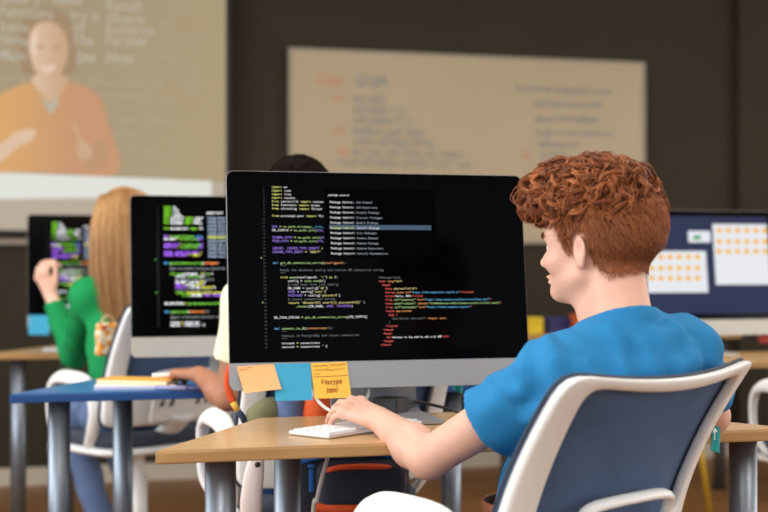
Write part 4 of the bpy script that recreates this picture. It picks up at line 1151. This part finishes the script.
def boy_tee(p):
    p = p.astype(np.float32)
    d = torso(p, .008)
    w = .0035 * np.sin(p[:, 2] * 70 + 4 * np.sin(p[:, 0] * 17 + 1) + p[:, 1] * 30) * np.sin(p[:, 0] * 31 + p[:, 2] * 23 + 2)
    for S_, E_, dd in ((SL, SEL, dSL), (SR, SER, dSR)):
        s = rc(p, S_, E_ + dd * .05, .052, .068)
        s = np.maximum(s, (p - E_.astype(np.float32)) @ dd.astype(np.float32))
        d = smin(d, s, .03)
    for ch in FOLDS:
        e = None
        for a, b, r1, r2 in ch:
            g_ = rc(p, a, b, r1, r2); e = g_ if e is None else np.minimum(e, g_)
        d = smin(d, e, .022)
    d = d + w
    # belly drape
    d = smin(d, rc(p, PV + UT * .10 + FT * .02, PV + UT * .02 + FT * .02, .105, .11), .03)
    # sleeve openings
    for E_, dd in ((SEL, dSL), (SER, dSR)):
        d = smax(d, -rc(p, E_ - dd * .008, E_ + dd * .08, .052, .060), .003)
    # neck opening
    nk = rc(p, NB + UT * .004 + FT * .012, NB + UT * .12 + FT * .05, .056, .075)
    d = smax(d, -nk, .008)
    # raised collar band
    q = p - (NB + UT * .012 + FT * .008).astype(np.float32); ax = (UT * .94 + FT * .34); h_ = q @ ax; r_ = np.sqrt(np.maximum(np.sum(q * q, 1) - h_ * h_, 0))
    band = np.sqrt((r_ - .062) ** 2 + (np.maximum(np.abs(h_) - .008, 0)) ** 2) - .0048
    d = smin(d, band, .003)
    d = np.maximum(d, (PV[2] - .02) - p[:, 2])
    return d
v, f = surface_nets(boy_tee, (.05, 2.10, .52), (.78, 2.72, 1.04), .0042, 1)
fast_mesh('tshirt', v, f, M_tee, boy)
M_jeans = mat('jeans_blue', rgb(40, 84, 140), .85, var=.15, vscale=18, bump=.3, bscale=800)
M_shoe = mat('shoe_white', rgb(222, 220, 215), .6)
def legs(root, PVx, Ft, Lt, kn, an, m, h=.008, gr=1.0, hipw=.085):
    prims = []
    for s, k, a in zip((1, -1), kn, an):
        hp = PVx + Lt * hipw * s + np.array([0, 0, -.02])
        prims.append((hp, np.array(k), .083 * gr, .060 * gr)); prims.append((np.array(k), np.array(a), .060 * gr, .047 * gr))
    allp = np.array([q for pr in prims for q in pr[:2]])
    def f(p):
        d = rc(p, PVx + Lt * .06, PVx - Lt * .06, .105 * gr, .105 * gr)
        for i, (a, b, r1, r2) in enumerate(prims): d = smin(d, rc(p, a, b, r1, r2), .03)
        d = d + .003 * np.sin(p[:, 2] * 60 + p[:, 0] * 30)
        for k, a in zip(kn, an): d = np.maximum(d, np.where(np.linalg.norm(p - np.asarray(a, np.float32), axis=1) < .12, (a[2] - .03) - p[:, 2], -1))
        return d
    sdf_obj('trousers', f, np.minimum(allp.min(0), PVx) - .16, np.maximum(allp.max(0), PVx) + .16, h, m, root, 1)
    for a in an:
        a = np.array(a)
        def g(p):
            d = rc(p, a + [0, 0, -.02], a * [1, 1, 0] + Ft * .0 + [0, 0, .042], .040, .038)
            d = smin(d, rc(p, a * [1, 1, 0] + Ft * -.03 + [0, 0, .042], a * [1, 1, 0] + Ft * .14 + [0, 0, .036], .038, .034), .03)
            return np.maximum(d, .003 - p[:, 2])
        sdf_obj('shoe', g, a * [1, 1, 0] - [.24, .24, 0] + [0, 0, -.03], a + [.24, .24, .06], .008, M_shoe, root)
legs(boy, PV, FT, LT, [(.02, 2.72, .50), (.34, 2.80, .50)], [(.06, 2.76, .09), (.36, 2.80, .09)], M_jeans, hipw=.08)
b = MB(); bp = [PV + np.array([0, 0, .075]) + (LT * .148 * math.cos(t) + FT * .118 * math.sin(t)) for t in np.linspace(0, 2 * np.pi, 40, endpoint=False)]
b.tube(bp, .016, 8, closed=True, flat=(.25, 1.0)); b.build('belt', mat('belt_brown', rgb(128, 74, 42), .55), boy)

# curly red hair --------------------------------------------------------------------------------------
M_red_h = hair_mat('hair_red', rgb(74, 36, 17), rgb(150, 84, 46), rgb(212, 136, 84), .42, .35)
def to_world(q, H, Fm): return H + q @ Fm
def boy_vol(q):
    """outer hair volume in head space"""
    d = ell(q, (-.002, 0, .081), (.105, .093, .081))
    d = smin(d, ell(q, (.085, .0, .098), (.062, .075, .055)), .03)
    d = smin(d, ell(q, (-.066, 0, .078), (.043, .068, .054)), .03)
    return d
NBH = (NB - H0) @ HF.T
def scalp(q): return ell(q, (-.012, 0, .045), (.099, .077, .090))
def hairline(f):
    return np.interp(f, [-.2, -.10, -.05, -.022, -.012, .010, .022, .030, .045, .1], [-.035, -.038, -.046, -.020, .030, .030, -.014, -.004, .05, .062])
def boy_cap(q):
    nz = .004 * np.sin(q[:, 0] * 130 + 2 * np.sin(q[:, 1] * 90)) * np.sin(q[:, 2] * 120 + q[:, 1] * 70)
    a = smax(boy_vol(q) + .013 + nz, (.052 + .25 * np.maximum(-q[:, 0] - .02, 0) * -1) - q[:, 2], .02)
    under = np.maximum(smin(scalp(q), rc(q, (-.03, 0, -.02), NBH, .051, .052), .025) - .0045, hairline(q[:, 0]) + .004 - q[:, 2])
    return smin(a, under, .012)
def cap_obj(fn, H, Fm, m, root, h=.004, lo=(-.2, -.15, -.2), hi=(.2, .15, .24), tone=.45):
    v, f = surface_nets(fn, lo, hi, h, 1)
    o = fast_mesh('hair_base', to_world(v, H, Fm), f, m, root, tone=np.full(len(v), tone) + rng.normal(0, .05, len(v)))
    return o
def proj_to(fn, q, it=6):
    """push points on to the zero level of fn"""
    e = 1e-3
    for _ in range(it):
        d = fn(q)
        g = np.stack([fn(q + np.eye(3, dtype=np.float32)[i] * e) - d for i in range(3)], 1) / e
        g /= np.linalg.norm(g, axis=1)[:, None] + 1e-6
        q = q - g * np.clip(d, -.03, .03)[:, None] * .9
    return q, g
hair_root = cap_obj(boy_cap, H0, HF, M_red_h, boy)
hair_root.name = 'hair'
# long curly locks on top
NC, NS, K = 640, 13, 18
th = rng.uniform(0, 2 * np.pi, NC * 3); z = rng.uniform(-.15, 1, NC * 3)
dirs = np.stack([np.sqrt(1 - z * z) * np.cos(th), np.sqrt(1 - z * z) * np.sin(th), z], 1)
st = np.array([.0, 0, .085]) + dirs * .1
st, g = proj_to(boy_vol, st.astype(np.float32))
ok = (st[:, 2] > .062 - .02 * (st[:, 0] > .09) - .012 * (st[:, 0] < -.08)) | ((st[:, 0] > .10) & (st[:, 2] > .045))
st, g = st[ok][:NC], g[ok][:NC]; NC = len(st)
crown = np.array([-.06, .01, .16])
fl = st - crown; fl[:, 0] += .09; fl += rng.normal(0, .045, fl.shape)
fl[:, 2] -= .02
fl = fl - g * np.sum(fl * g, 1)[:, None]; fl /= np.linalg.norm(fl, axis=1)[:, None] + 1e-6
L = rng.uniform(.035, .075, NC)
amp = rng.uniform(.004, .011, NC); om = rng.uniform(.5, 1.6, NC) * 2 * np.pi * rng.choice([-1, 1], NC); ph = rng.uniform(0, 6.28, NC)
depth = rng.uniform(-.010, .006, NC)
P_ = np.zeros((NC, K, 3)); p = st.copy(); nn = g.copy()
for k in range(K):
    s = k / (K - 1)
    bn = np.cross(nn, fl)
    a_ = amp * min(1, s * 3) 
    P_[:, k] = p + nn * (depth + a_ * np.cos(om * s + ph))[:, None] + bn * (a_ * np.sin(om * s + ph) * 1.25)[:, None]
    p, nn = proj_to(boy_vol, (p + fl * (L / (K - 1))[:, None]).astype(np.float32), 2)
    fl = fl + bn * (rng.normal(0, .10, NC))[:, None]
    fl = fl - nn * np.sum(fl * nn, 1)[:, None]; fl /= np.linalg.norm(fl, axis=1)[:, None] + 1e-6
ss = np.linspace(0, 1, K)
offs = rng.normal(0, .0026, (NC, NS, 1, 3)) * (1.15 - .7 * ss)[None, None, :, None] + rng.normal(0, .0006, (NC, NS, K, 3))
paths = (P_[:, None] + offs).reshape(-1, K, 3)
rad = np.tile((.00085 * (1 - .65 * ss ** 2))[None], (len(paths), 1)) * rng.uniform(.7, 1.2, (len(paths), 1))
tone = np.repeat(rng.normal(.5, .17, NC), NS) + rng.normal(0, .12, NC * NS)
v, f, si = strands(to_world(paths, H0, HF), rad)
fast_mesh('curls', v, f, M_red_h, hair_root, tone=np.clip(tone, 0, 1)[si])
# short clipped sides and nape
NSH, K2 = 9000, 5
q = rng.normal(0, 1, (NSH * 3, 3)); q /= np.linalg.norm(q, axis=1)[:, None]
def under_s(q): return smin(scalp(q), rc(q, (-.03, 0, -.02), NBH, .051, .052), .025)
st, g = proj_to(under_s, (np.array([-.02, 0, .02]) + q * .1).astype(np.float32))
hl = hairline(st[:, 0]); ok = (st[:, 2] > hl + rng.normal(0, .004, len(st))) & (st[:, 2] < .095) & ~((np.abs(st[:, 1]) > .068) & (np.abs(st[:, 0] + .004) < .016) & (st[:, 2] < .036))
st, g, hl = st[ok][:NSH], g[ok][:NSH], hl[ok][:NSH]; n_ = len(st)
fl = np.stack([np.where(st[:, 0] > .02, .1, -.45), -st[:, 1] * 3 * (st[:, 0] < -.05), np.full(n_, -1.0)], 1) + rng.normal(0, .28, (n_, 3))
fl -= g * np.sum(fl * g, 1)[:, None]; fl /= np.linalg.norm(fl, axis=1)[:, None]
up = np.clip((st[:, 2] - hl) / .07, 0, 1)
L = (.007 + .020 * up) * rng.uniform(.7, 1.2, n_)
lift = (.0045 + .012 * up ** 1.5)
s2 = np.linspace(0, 1, K2)
paths = st[:, None] + fl[:, None] * (L[:, None] * s2[None])[..., None] + g[:, None] * (.002 + lift[:, None] * np.sin(s2 * 1.7)[None])[..., None]
paths += rng.normal(0, .0005, paths.shape)
rad = np.tile((.00055 * (1 - .6 * s2))[None], (n_, 1))
v, f, si = strands(to_world(paths, H0, HF), rad)
fast_mesh('clipped_sides', v, f, M_red_h, hair_root, tone=np.clip(rng.normal(.62, .16, n_), 0, 1)[si])
# eyebrow strokes
for s in (-1, 1):
    st = np.stack([np.full(90, .09), s * rng.uniform(.016, .048, 90), .028 + rng.normal(0, .002, 90)], 1)
    st, g = proj_to(head_sdf, st.astype(np.float32), 4)
    pth = st[:, None] + np.array([0, s * .007, .001])[None, None] * np.linspace(0, 1, 3)[None, :, None] + g[:, None] * .0012
    v, f, si = strands(to_world(pth, H0, HF), np.full((90, 3), .0005)); fast_mesh('eyebrow', v, f, M_red_h, boy, tone=np.full(len(v), .5))

# ---- generic seated figure for the two people further back ------------------------------------------
def seated(name_label, H, Fm, NBx, SLx, ELx, WLx, SRx, ERx, WRx, PVx, ft, skinm, topm, handL, handR, sleeve, cat='person', scale=1.0, collar=.058, topname='tshirt', h=.0055, slim=1.0):
    root = empty('person', (PVx[0], PVx[1], 0), 0, name_label, cat)
    ft = np.array(ft, float); ft /= np.linalg.norm(ft); lt = np.array([-ft[1], ft[0], 0]); up = np.array([0, 0, 1.0])
    ch = PVx * .35 + (NBx + ft * .01) * .65 - up * .04; tf = np.stack([lt, ft, up])
    def tor(p, g):
        q = (p - PVx) @ tf.T * np.array([.68, 1, 1]); c = (ch - PVx) @ tf.T * np.array([.68, 1, 1])
        d = rc(q.astype(np.float32), (0, 0, 0), c, .092 * slim + g, .098 * slim + g) * .95
        sh = smin(rc(p, NBx, SLx, .036 + g, .044 + g), rc(p, NBx, SRx, .036 + g, .044 + g), .02)
        sh = smin(sh, rc(p, SLx, SRx, .05 + g, .05 + g), .04)
        return smin(d, sh, .06)
    def skin(p):
        q = (p - H.astype(np.float32)) @ Fm.T.astype(np.float32) / scale
        d = head_sdf(q) * scale
        d = smin(d, rc(p, H + np.array([-.025, 0, -.03]) @ Fm, NBx, .050, .052), .025)
        d = smin(d, tor(p, -.012), .04)
        for S_, E_, W_ in ((SLx, ELx, WLx), (SRx, ERx, WRx)):
            f1 = E_ + (W_ - E_) * .3
            a = smin(rc(p, S_, E_, .043, .034), rc(p, E_, f1, .034, .036), .015); a = smin(a, rc(p, f1, W_, .036, .023), .02); d = smin(d, a, .02)
        d = smin(d, hand_sdf(p, WLx, *handL), .012); d = smin(d, hand_sdf(p, WRx, *handR), .012)
        return d
    A = np.array([H, NBx, SLx, ELx, WLx, SRx, ERx, WRx, PVx])
    lo, hi = A.min(0) - .19, A.max(0) + [.19, .19, .17]
    v, f = surface_nets(skin, lo, hi, h, 1); fast_mesh('body', v, f, skinm, root)
    def top(p):
        d = tor(p, .007) + .003 * np.sin(p[:, 2] * 60 + 3 * np.sin(p[:, 0] * 20)) * np.sin(p[:, 0] * 33)
        for S_, E_, W_ in ((SLx, ELx, WLx), (SRx, ERx, WRx)):
            if sleeve <= 1:
                e = S_ + (E_ - S_) * sleeve; dd = (E_ - S_) / np.linalg.norm(E_ - S_)
                s = np.maximum(rc(p, S_, e + dd * .04, .056, .058), (p - e.astype(np.float32)) @ dd.astype(np.float32)); d = smin(d, s, .03)
            else:
                e = E_ + (W_ - E_) * (sleeve - 1); dd = (W_ - E_) / np.linalg.norm(W_ - E_)
                s = smin(rc(p, S_, E_, .053, .047), np.maximum(rc(p, E_, e + dd * .03, .048, .036), (p - e.astype(np.float32)) @ dd.astype(np.float32)), .015)
                d = smin(d, s + .002 * np.sin(p[:, 2] * 90 + p[:, 0] * 50), .02)
        d = smax(d, -rc(p, NBx + up * .004, NBx + up * .12 + ft * .02, collar, collar + .012), .006)
        return np.maximum(d, PVx[2] - .03 - p[:, 2])
    v, f = surface_nets(top, lo, hi, h, 2); fast_mesh(topname, v, f, topm, root)
    eye_parts(H, Fm, root, mat('iris_brown', rgb(60, 40, 25), .3))
    return root, lt, ft

# ---- dark-haired person in pale yellow, behind the big monitor
Hp = np.array([-0.224, 3.48, 1.203]); Fp = frame(R(112), R(6))
NBp = np.array([-0.205, 3.41, 1.035]); ft2 = np.array([-.30, .95, 0])
SLp, SRp = P(247, 303, 3.40), np.array([-0.05, 3.47, .975])
ELp, WLp = P(228, 397, 3.42), P(200, 384, 3.56)
WLp[2] = .778
ERp, WRp = np.array([0.02, 3.58, .785]), np.array([-.10, 3.74, .782])
PVp = np.array([-0.185, 3.36, .57])
d_ = np.array([-.62, .78, -.05]); d_ /= np.linalg.norm(d_); n_ = np.array([0, .05, 1.0]); n_ -= d_ * (n_ @ d_); n_ /= np.linalg.norm(n_); s_ = np.cross(d_, n_)
if s_[0] < 0: s_ = -s_
hA = hand_prims(WLp + d_ * .005, d_, n_, s_, 1.06, curls=[(.5, .6, .4), (.45, .6, .4), (.5, .6, .4), (.6, .6, .4)])
d2 = np.array([-.8, .6, -.05]); d2 /= np.linalg.norm(d2); s2_ = -np.cross(d2, np.array([0, 0, 1.0])); s2_ /= np.linalg.norm(s2_); n2_ = np.cross(d2, s2_); n2_ *= np.sign(n2_[2])
hB = hand_prims(WRp + d2 * .01, d2, n2_, s2_, .98)
M_skin_b = skin_mat('skin_brown', rgb(170, 116, 88)); M_tee_y = mat('tee_pale_yellow', rgb(240, 234, 200), .85, bump=.2, bscale=800)
per2, lt2, ft2 = seated('person with dark hair in a pale yellow t-shirt, mostly behind the big monitor', Hp, Fp, NBp, SLp, ELp, WLp, SRp, ERp, WRp, PVp, ft2, M_skin_b, M_tee_y, hA, hB, .62)
legs(per2, PVp, ft2, lt2, [(-.35, 3.74, .50), (-.15, 3.80, .50)], [(-.33, 3.74, .09), (-.13, 3.78, .09)], M_jeans)
M_dark_h = hair_mat('hair_dark', rgb(10, 6, 4), rgb(22, 13, 8), rgb(52, 28, 16), .7, .05)
def dark_cap(q): return np.maximum(scalp(q) - .012 - .002 * np.sin(q[:, 0] * 120) * np.sin(q[:, 1] * 110 + q[:, 2] * 60), hairline(q[:, 0]) + .01 - q[:, 2])
hr = cap_obj(dark_cap, Hp, Fp, M_dark_h, per2, tone=.3); hr.name = 'hair'
def short_hair(H, Fm, m, root, n, L0, lift0, lo_off=0.0, r0=.0007):
    q = rng.normal(0, 1, (n * 2, 3)); q /= np.linalg.norm(q, axis=1)[:, None]
    st, g = proj_to(lambda x: scalp(x) - .008, (np.array([-.012, 0, .045]) + q * .1).astype(np.float32))
    ok = st[:, 2] > hairline(st[:, 0]) + .012; st, g = st[ok][:n], g[ok][:n]; k = len(st)
    fl = st - np.array([-.06, 0, .13]) + rng.normal(0, .03, st.shape); fl -= g * np.sum(fl * g, 1)[:, None]; fl /= np.linalg.norm(fl, axis=1)[:, None] + 1e-6
    s = np.linspace(0, 1, 6); L = L0 * rng.uniform(.6, 1.2, k)
    pth = st[:, None] + fl[:, None] * (L[:, None] * s)[..., None] + g[:, None] * (lift0 * np.sin(s * 2.2)[None] - .4 * L[:, None] ** 2 / .1 * s ** 2 * 4)[..., None]
    v, f, si = strands(to_world(pth, H, Fm), np.tile((r0 * (1 - .6 * s))[None], (k, 1)))
    fast_mesh('strands', v, f, m, root, tone=np.clip(rng.normal(.45, .2, k), 0, 1)[si])
short_hair(Hp, Fp, M_dark_h, hr, 3500, .035, .008)

# ---- blonde girl in green at the left
Hg = np.array([-0.882, 4.56, 1.185]); Fg = frame(R(118), R(4))
NBg = np.array([-0.87, 4.49, 1.035])
SLg, SRg = P(88, 297, 4.46), np.array([-0.735, 4.55, .965])
ELg = P(74, 355, 4.74); WLg = P(51, 296, 4.83)
ERg, WRg = np.array([-.68, 4.74, .79]), np.array([-.84, 4.95, .785])
PVg = np.array([-0.84, 4.42, .60]); ftg = np.array([-.42, .9, 0])
d_ = np.array([-.35, -.10, .93]); d_ /= np.linalg.norm(d_); n_ = np.array([-.5, -.75, -.25]); n_ -= d_ * (n_ @ d_); n_ /= np.linalg.norm(n_); s_ = np.cross(d_, n_)
if s_[0] < 0: s_ = -s_
hA = hand_prims(WLg + d_ * .008, d_, -n_ * -1, s_, .98, curls=[(1.0, .9, .5), (.9, .9, .5), (.7, .8, .5), (.55, .7, .5)], thumb=(.35, .9, -.5))
d2 = np.array([-.5, .85, -.05]); d2 /= np.linalg.norm(d2); s2_ = -np.cross(d2, np.array([0, 0, 1.0])); s2_ /= np.linalg.norm(s2_); n2_ = np.cross(d2, s2_); n2_ *= np.sign(n2_[2])
hB = hand_prims(WRg + d2 * .01, d2, n2_, s2_, .95)
M_green = mat('top_green', rgb(18, 142, 78), .8, var=.06, vscale=12, bump=.2, bscale=700, spec=.25)
M_skin_p = skin_mat('skin_pink', rgb(238, 190, 168))
girl, ltg, ftg = seated('person with long blonde hair in a green top, hand raised, at the far left', Hg, Fg, NBg, SLg, ELg, WLg, SRg, ERg, WRg, PVg, ftg, M_skin_p, M_green, hA, hB, 1.86, topname='long_sleeved_top', scale=.96, slim=.80)
M_jeans2 = mat('jeans_grey_blue', rgb(92, 112, 150), .85, var=.15, vscale=14, bump=.3, bscale=700)
legs(girl, PVg, ftg, ltg, [(-1.10, 4.72, .56), (-.98, 4.84, .55)], [(-.93, 4.56, .10), (-.86, 4.78, .09)], M_jeans2, gr=.92, hipw=.075)
M_blond = hair_mat('hair_blonde', rgb(120, 78, 42), rgb(186, 138, 86), rgb(226, 184, 128), .42, .4)
def girl_cap(q):
    d = np.maximum(scalp(q) - .010, -.03 - q[:, 2] - .5 * np.maximum(q[:, 0], 0) * -1)
    d = np.maximum(d, np.minimum(q[:, 0] - .045, .06 - q[:, 2]))
    # the fall of hair down the back
    b = rc(q * np.array([1, .70, 1], np.float32), (-.050, 0, .02), (-.125, 0, -.30), .060, .036) * .9
    return smin(d, b, .03)
hg = cap_obj(girl_cap, Hg, Fg, M_blond, girl, h=.006, lo=(-.24, -.16, -.40), hi=(.14, .16, .2), tone=.42); hg.name = 'hair'
n = 5200; K = 16
a = rng.uniform(-2.6, 2.6, n); zz = rng.uniform(0, 1, n)
q = np.stack([-np.cos(a) * .9 + .1, np.sin(a), .25 + zz * 1.2], 1); q /= np.linalg.norm(q, axis=1)[:, None]
st, g = proj_to(lambda x: scalp(x) - .008, (np.array([-.012, 0, .045]) + q * .1).astype(np.float32))
Lh = rng.uniform(.42, .58, n); pth = np.zeros((n, K, 3)); p = st.astype(np.float64).copy()
part = np.sign(st[:, 1] + rng.normal(0, .004, n)); vel = np.stack([-.8 + 0 * part, part * .9, .0 * part], 1) + rng.normal(0, .1, (n, 3))
wav = rng.uniform(0, 6.28, n); body = lambda x: girl_cap(x) - .004
off = rng.uniform(.0, .010, n)
for k in range(K):
    pth[:, k] = p
    s = k / (K - 1)
    vel = vel * (.62 if s < .5 else .8) + np.array([-.05 if s < .5 else -.02, 0, -.75]) + np.stack([0 * p[:, 0], -p[:, 1] * (1.4 if s > .4 else 0), 0 * p[:, 0]], 1)
    dv = vel / (np.linalg.norm(vel, axis=1)[:, None] + 1e-6)
    p = p + dv * (Lh / (K - 1))[:, None] + np.stack([0 * p[:, 0], .0012 * np.sin(wav + s * 9), 0 * p[:, 0]], 1)
    d = girl_cap(p.astype(np.float32)) - off - .002
    e = 1e-3; gg = np.stack([girl_cap((p + np.eye(3)[i] * e).astype(np.float32)) - off - .002 - d for i in range(3)], 1) / e
    gg /= np.linalg.norm(gg, axis=1)[:, None] + 1e-6
    p = p - gg * np.where(d < 0, d, 0)[:, None]
s = np.linspace(0, 1, K)
v, f, si = strands(to_world(pth, Hg, Fg), np.tile((.0011 * (1 - .5 * s ** 3))[None], (n, 1)))
fast_mesh('long_strands', v, f, M_blond, hg, tone=np.clip(rng.normal(.5, .2, n), 0, 1)[si])
# patterned tote on the girl's chair
tb = empty('tote_bag', tuple(P(108, 356, 4.30)), R(40), 'small floral bag hanging on the chair of the blonde person', 'bag')
mtb = mat('tote_floral', rgb(226, 196, 150), .85)
nt = mtb.node_tree; vo = nt.nodes.new('ShaderNodeTexVoronoi'); vo.inputs['Scale'].default_value = 38
rp = nt.nodes.new('ShaderNodeValToRGB'); rp.color_ramp.interpolation = 'CONSTANT'; rp.color_ramp.elements[0].color = rgb(232, 214, 180); rp.color_ramp.elements[1].color = rgb(226, 150, 50); rp.color_ramp.elements[1].position = .55
e_ = rp.color_ramp.elements.new(.8); e_.color = rgb(210, 90, 70)
nt.links.new(nt.nodes['Texture Coordinate'].outputs['Object'], vo.inputs['Vector']); nt.links.new(vo.outputs['Color'], rp.inputs['Fac']); nt.links.new(rp.outputs['Color'], nt.nodes['Principled BSDF'].inputs['Base Color'])

def totef(p):
    q = np.abs(p - np.array([0, 0, .09], np.float32)) - np.array([.05, .012, .07], np.float32)
    return np.sqrt(np.sum(np.maximum(q, 0) ** 2, 1)) + np.minimum(q.max(1), 0) - .016 + .003 * np.sin(p[:, 2] * 70 + p[:, 0] * 50)
sdf_obj('bag_body', totef, (-.1, -.06, -.02), (.1, .06, .2), .006, mtb, tb)
tb.scale = (.6, .6, .6)
b = MB(); b.tube([(-.035, 0, .17), (-.03, 0, .20), (0, 0, .215), (.03, 0, .20), (.035, 0, .17)], .006, 8, smooth_path=5); b.build('handle', mat('tote_handle', rgb(210, 180, 130), .8), tb)
for r_ in (boy, per2, girl): settle(r_)
# ================================================================ light and camera
w = bpy.data.worlds.new('World'); SC.world = w; w.use_nodes = True
bg = w.node_tree.nodes['Background']; bg.inputs['Color'].default_value = (0.86, 0.93, 1.0, 1); bg.inputs['Strength'].default_value = 0.66
def area(name, loc, look, sx, sy, power, col):
    l = bpy.data.lights.new(name, 'AREA'); l.shape = 'RECTANGLE'; l.size = sx; l.size_y = sy; l.energy = power; l.color = col
    o = bpy.data.objects.new(name, l); COL.objects.link(o); o.location = tuple(loc)
    o.rotation_euler = (Vector(look) - Vector(loc)).to_track_quat('-Z', 'Y').to_euler(); return o
for i, (y0, y1) in enumerate(wl):
    c = room(XL - 0.25, (y0 + y1) / 2, 1.75); area('window_daylight', c, c + E1 + np.array([0, 0, -.25]), 2.0, 1.7, 70, (0.93, 0.97, 1.0))
    c = room(XR + 0.25, (y0 + y1) / 2, 1.75); area('window_daylight', c, c - E1 + np.array([0, 0, -.25]), 2.0, 1.7, 56, (1.0, 0.98, 0.95))
for i, (a, b_) in enumerate(((0.2, 1.0), (0.2, 3.6), (2.6, 1.0), (2.6, 3.6))):  # glowing panels out of view, added for soft fill from above
    b = MB(); plane_box(b, a - .3, a + .3, b_ - .6, b_ + .6, ZC - .05, ZC - .03)
    t = b.build('added_fill_panel', emit_mat('fill_panel_glow', (1, .96, .9, 1), 4.0)); tag(t, 'unseen glowing panel added under the ceiling as soft fill', 'fill light', 'added fill panels')
    c = room(a, b_, ZC - .07); area('overhead_fill', c, c - np.array([0, 0, 1]), .6, 1.2, 15, (1, .95, .88))  # added overhead fill that goes with the panel
cam = bpy.data.cameras.new('Camera'); co = bpy.data.objects.new('Camera', cam); COL.objects.link(co)
co.location = (0, 0, CAMZ); co.rotation_euler = (R(90), 0, 0)
cam.sensor_width = 36.0; cam.lens = F_PX * 36.0 / 768.0; cam.shift_y = (HZ - 256.0) / 768.0
cam.clip_start = 0.05
cam.dof.use_dof = True; cam.dof.focus_distance = 2.62; cam.dof.aperture_fstop = 2.8
SC.camera = co
vs = SC.view_settings; vs.view_transform = 'Standard'; vs.look = 'None'; vs.exposure = 0.0; vs.gamma = 1.0; vs.use_curve_mapping = False
SC.cycles.use_denoising = True
SC.cycles.max_bounces = 6; SC.cycles.caustics_reflective = False; SC.cycles.caustics_refractive = False
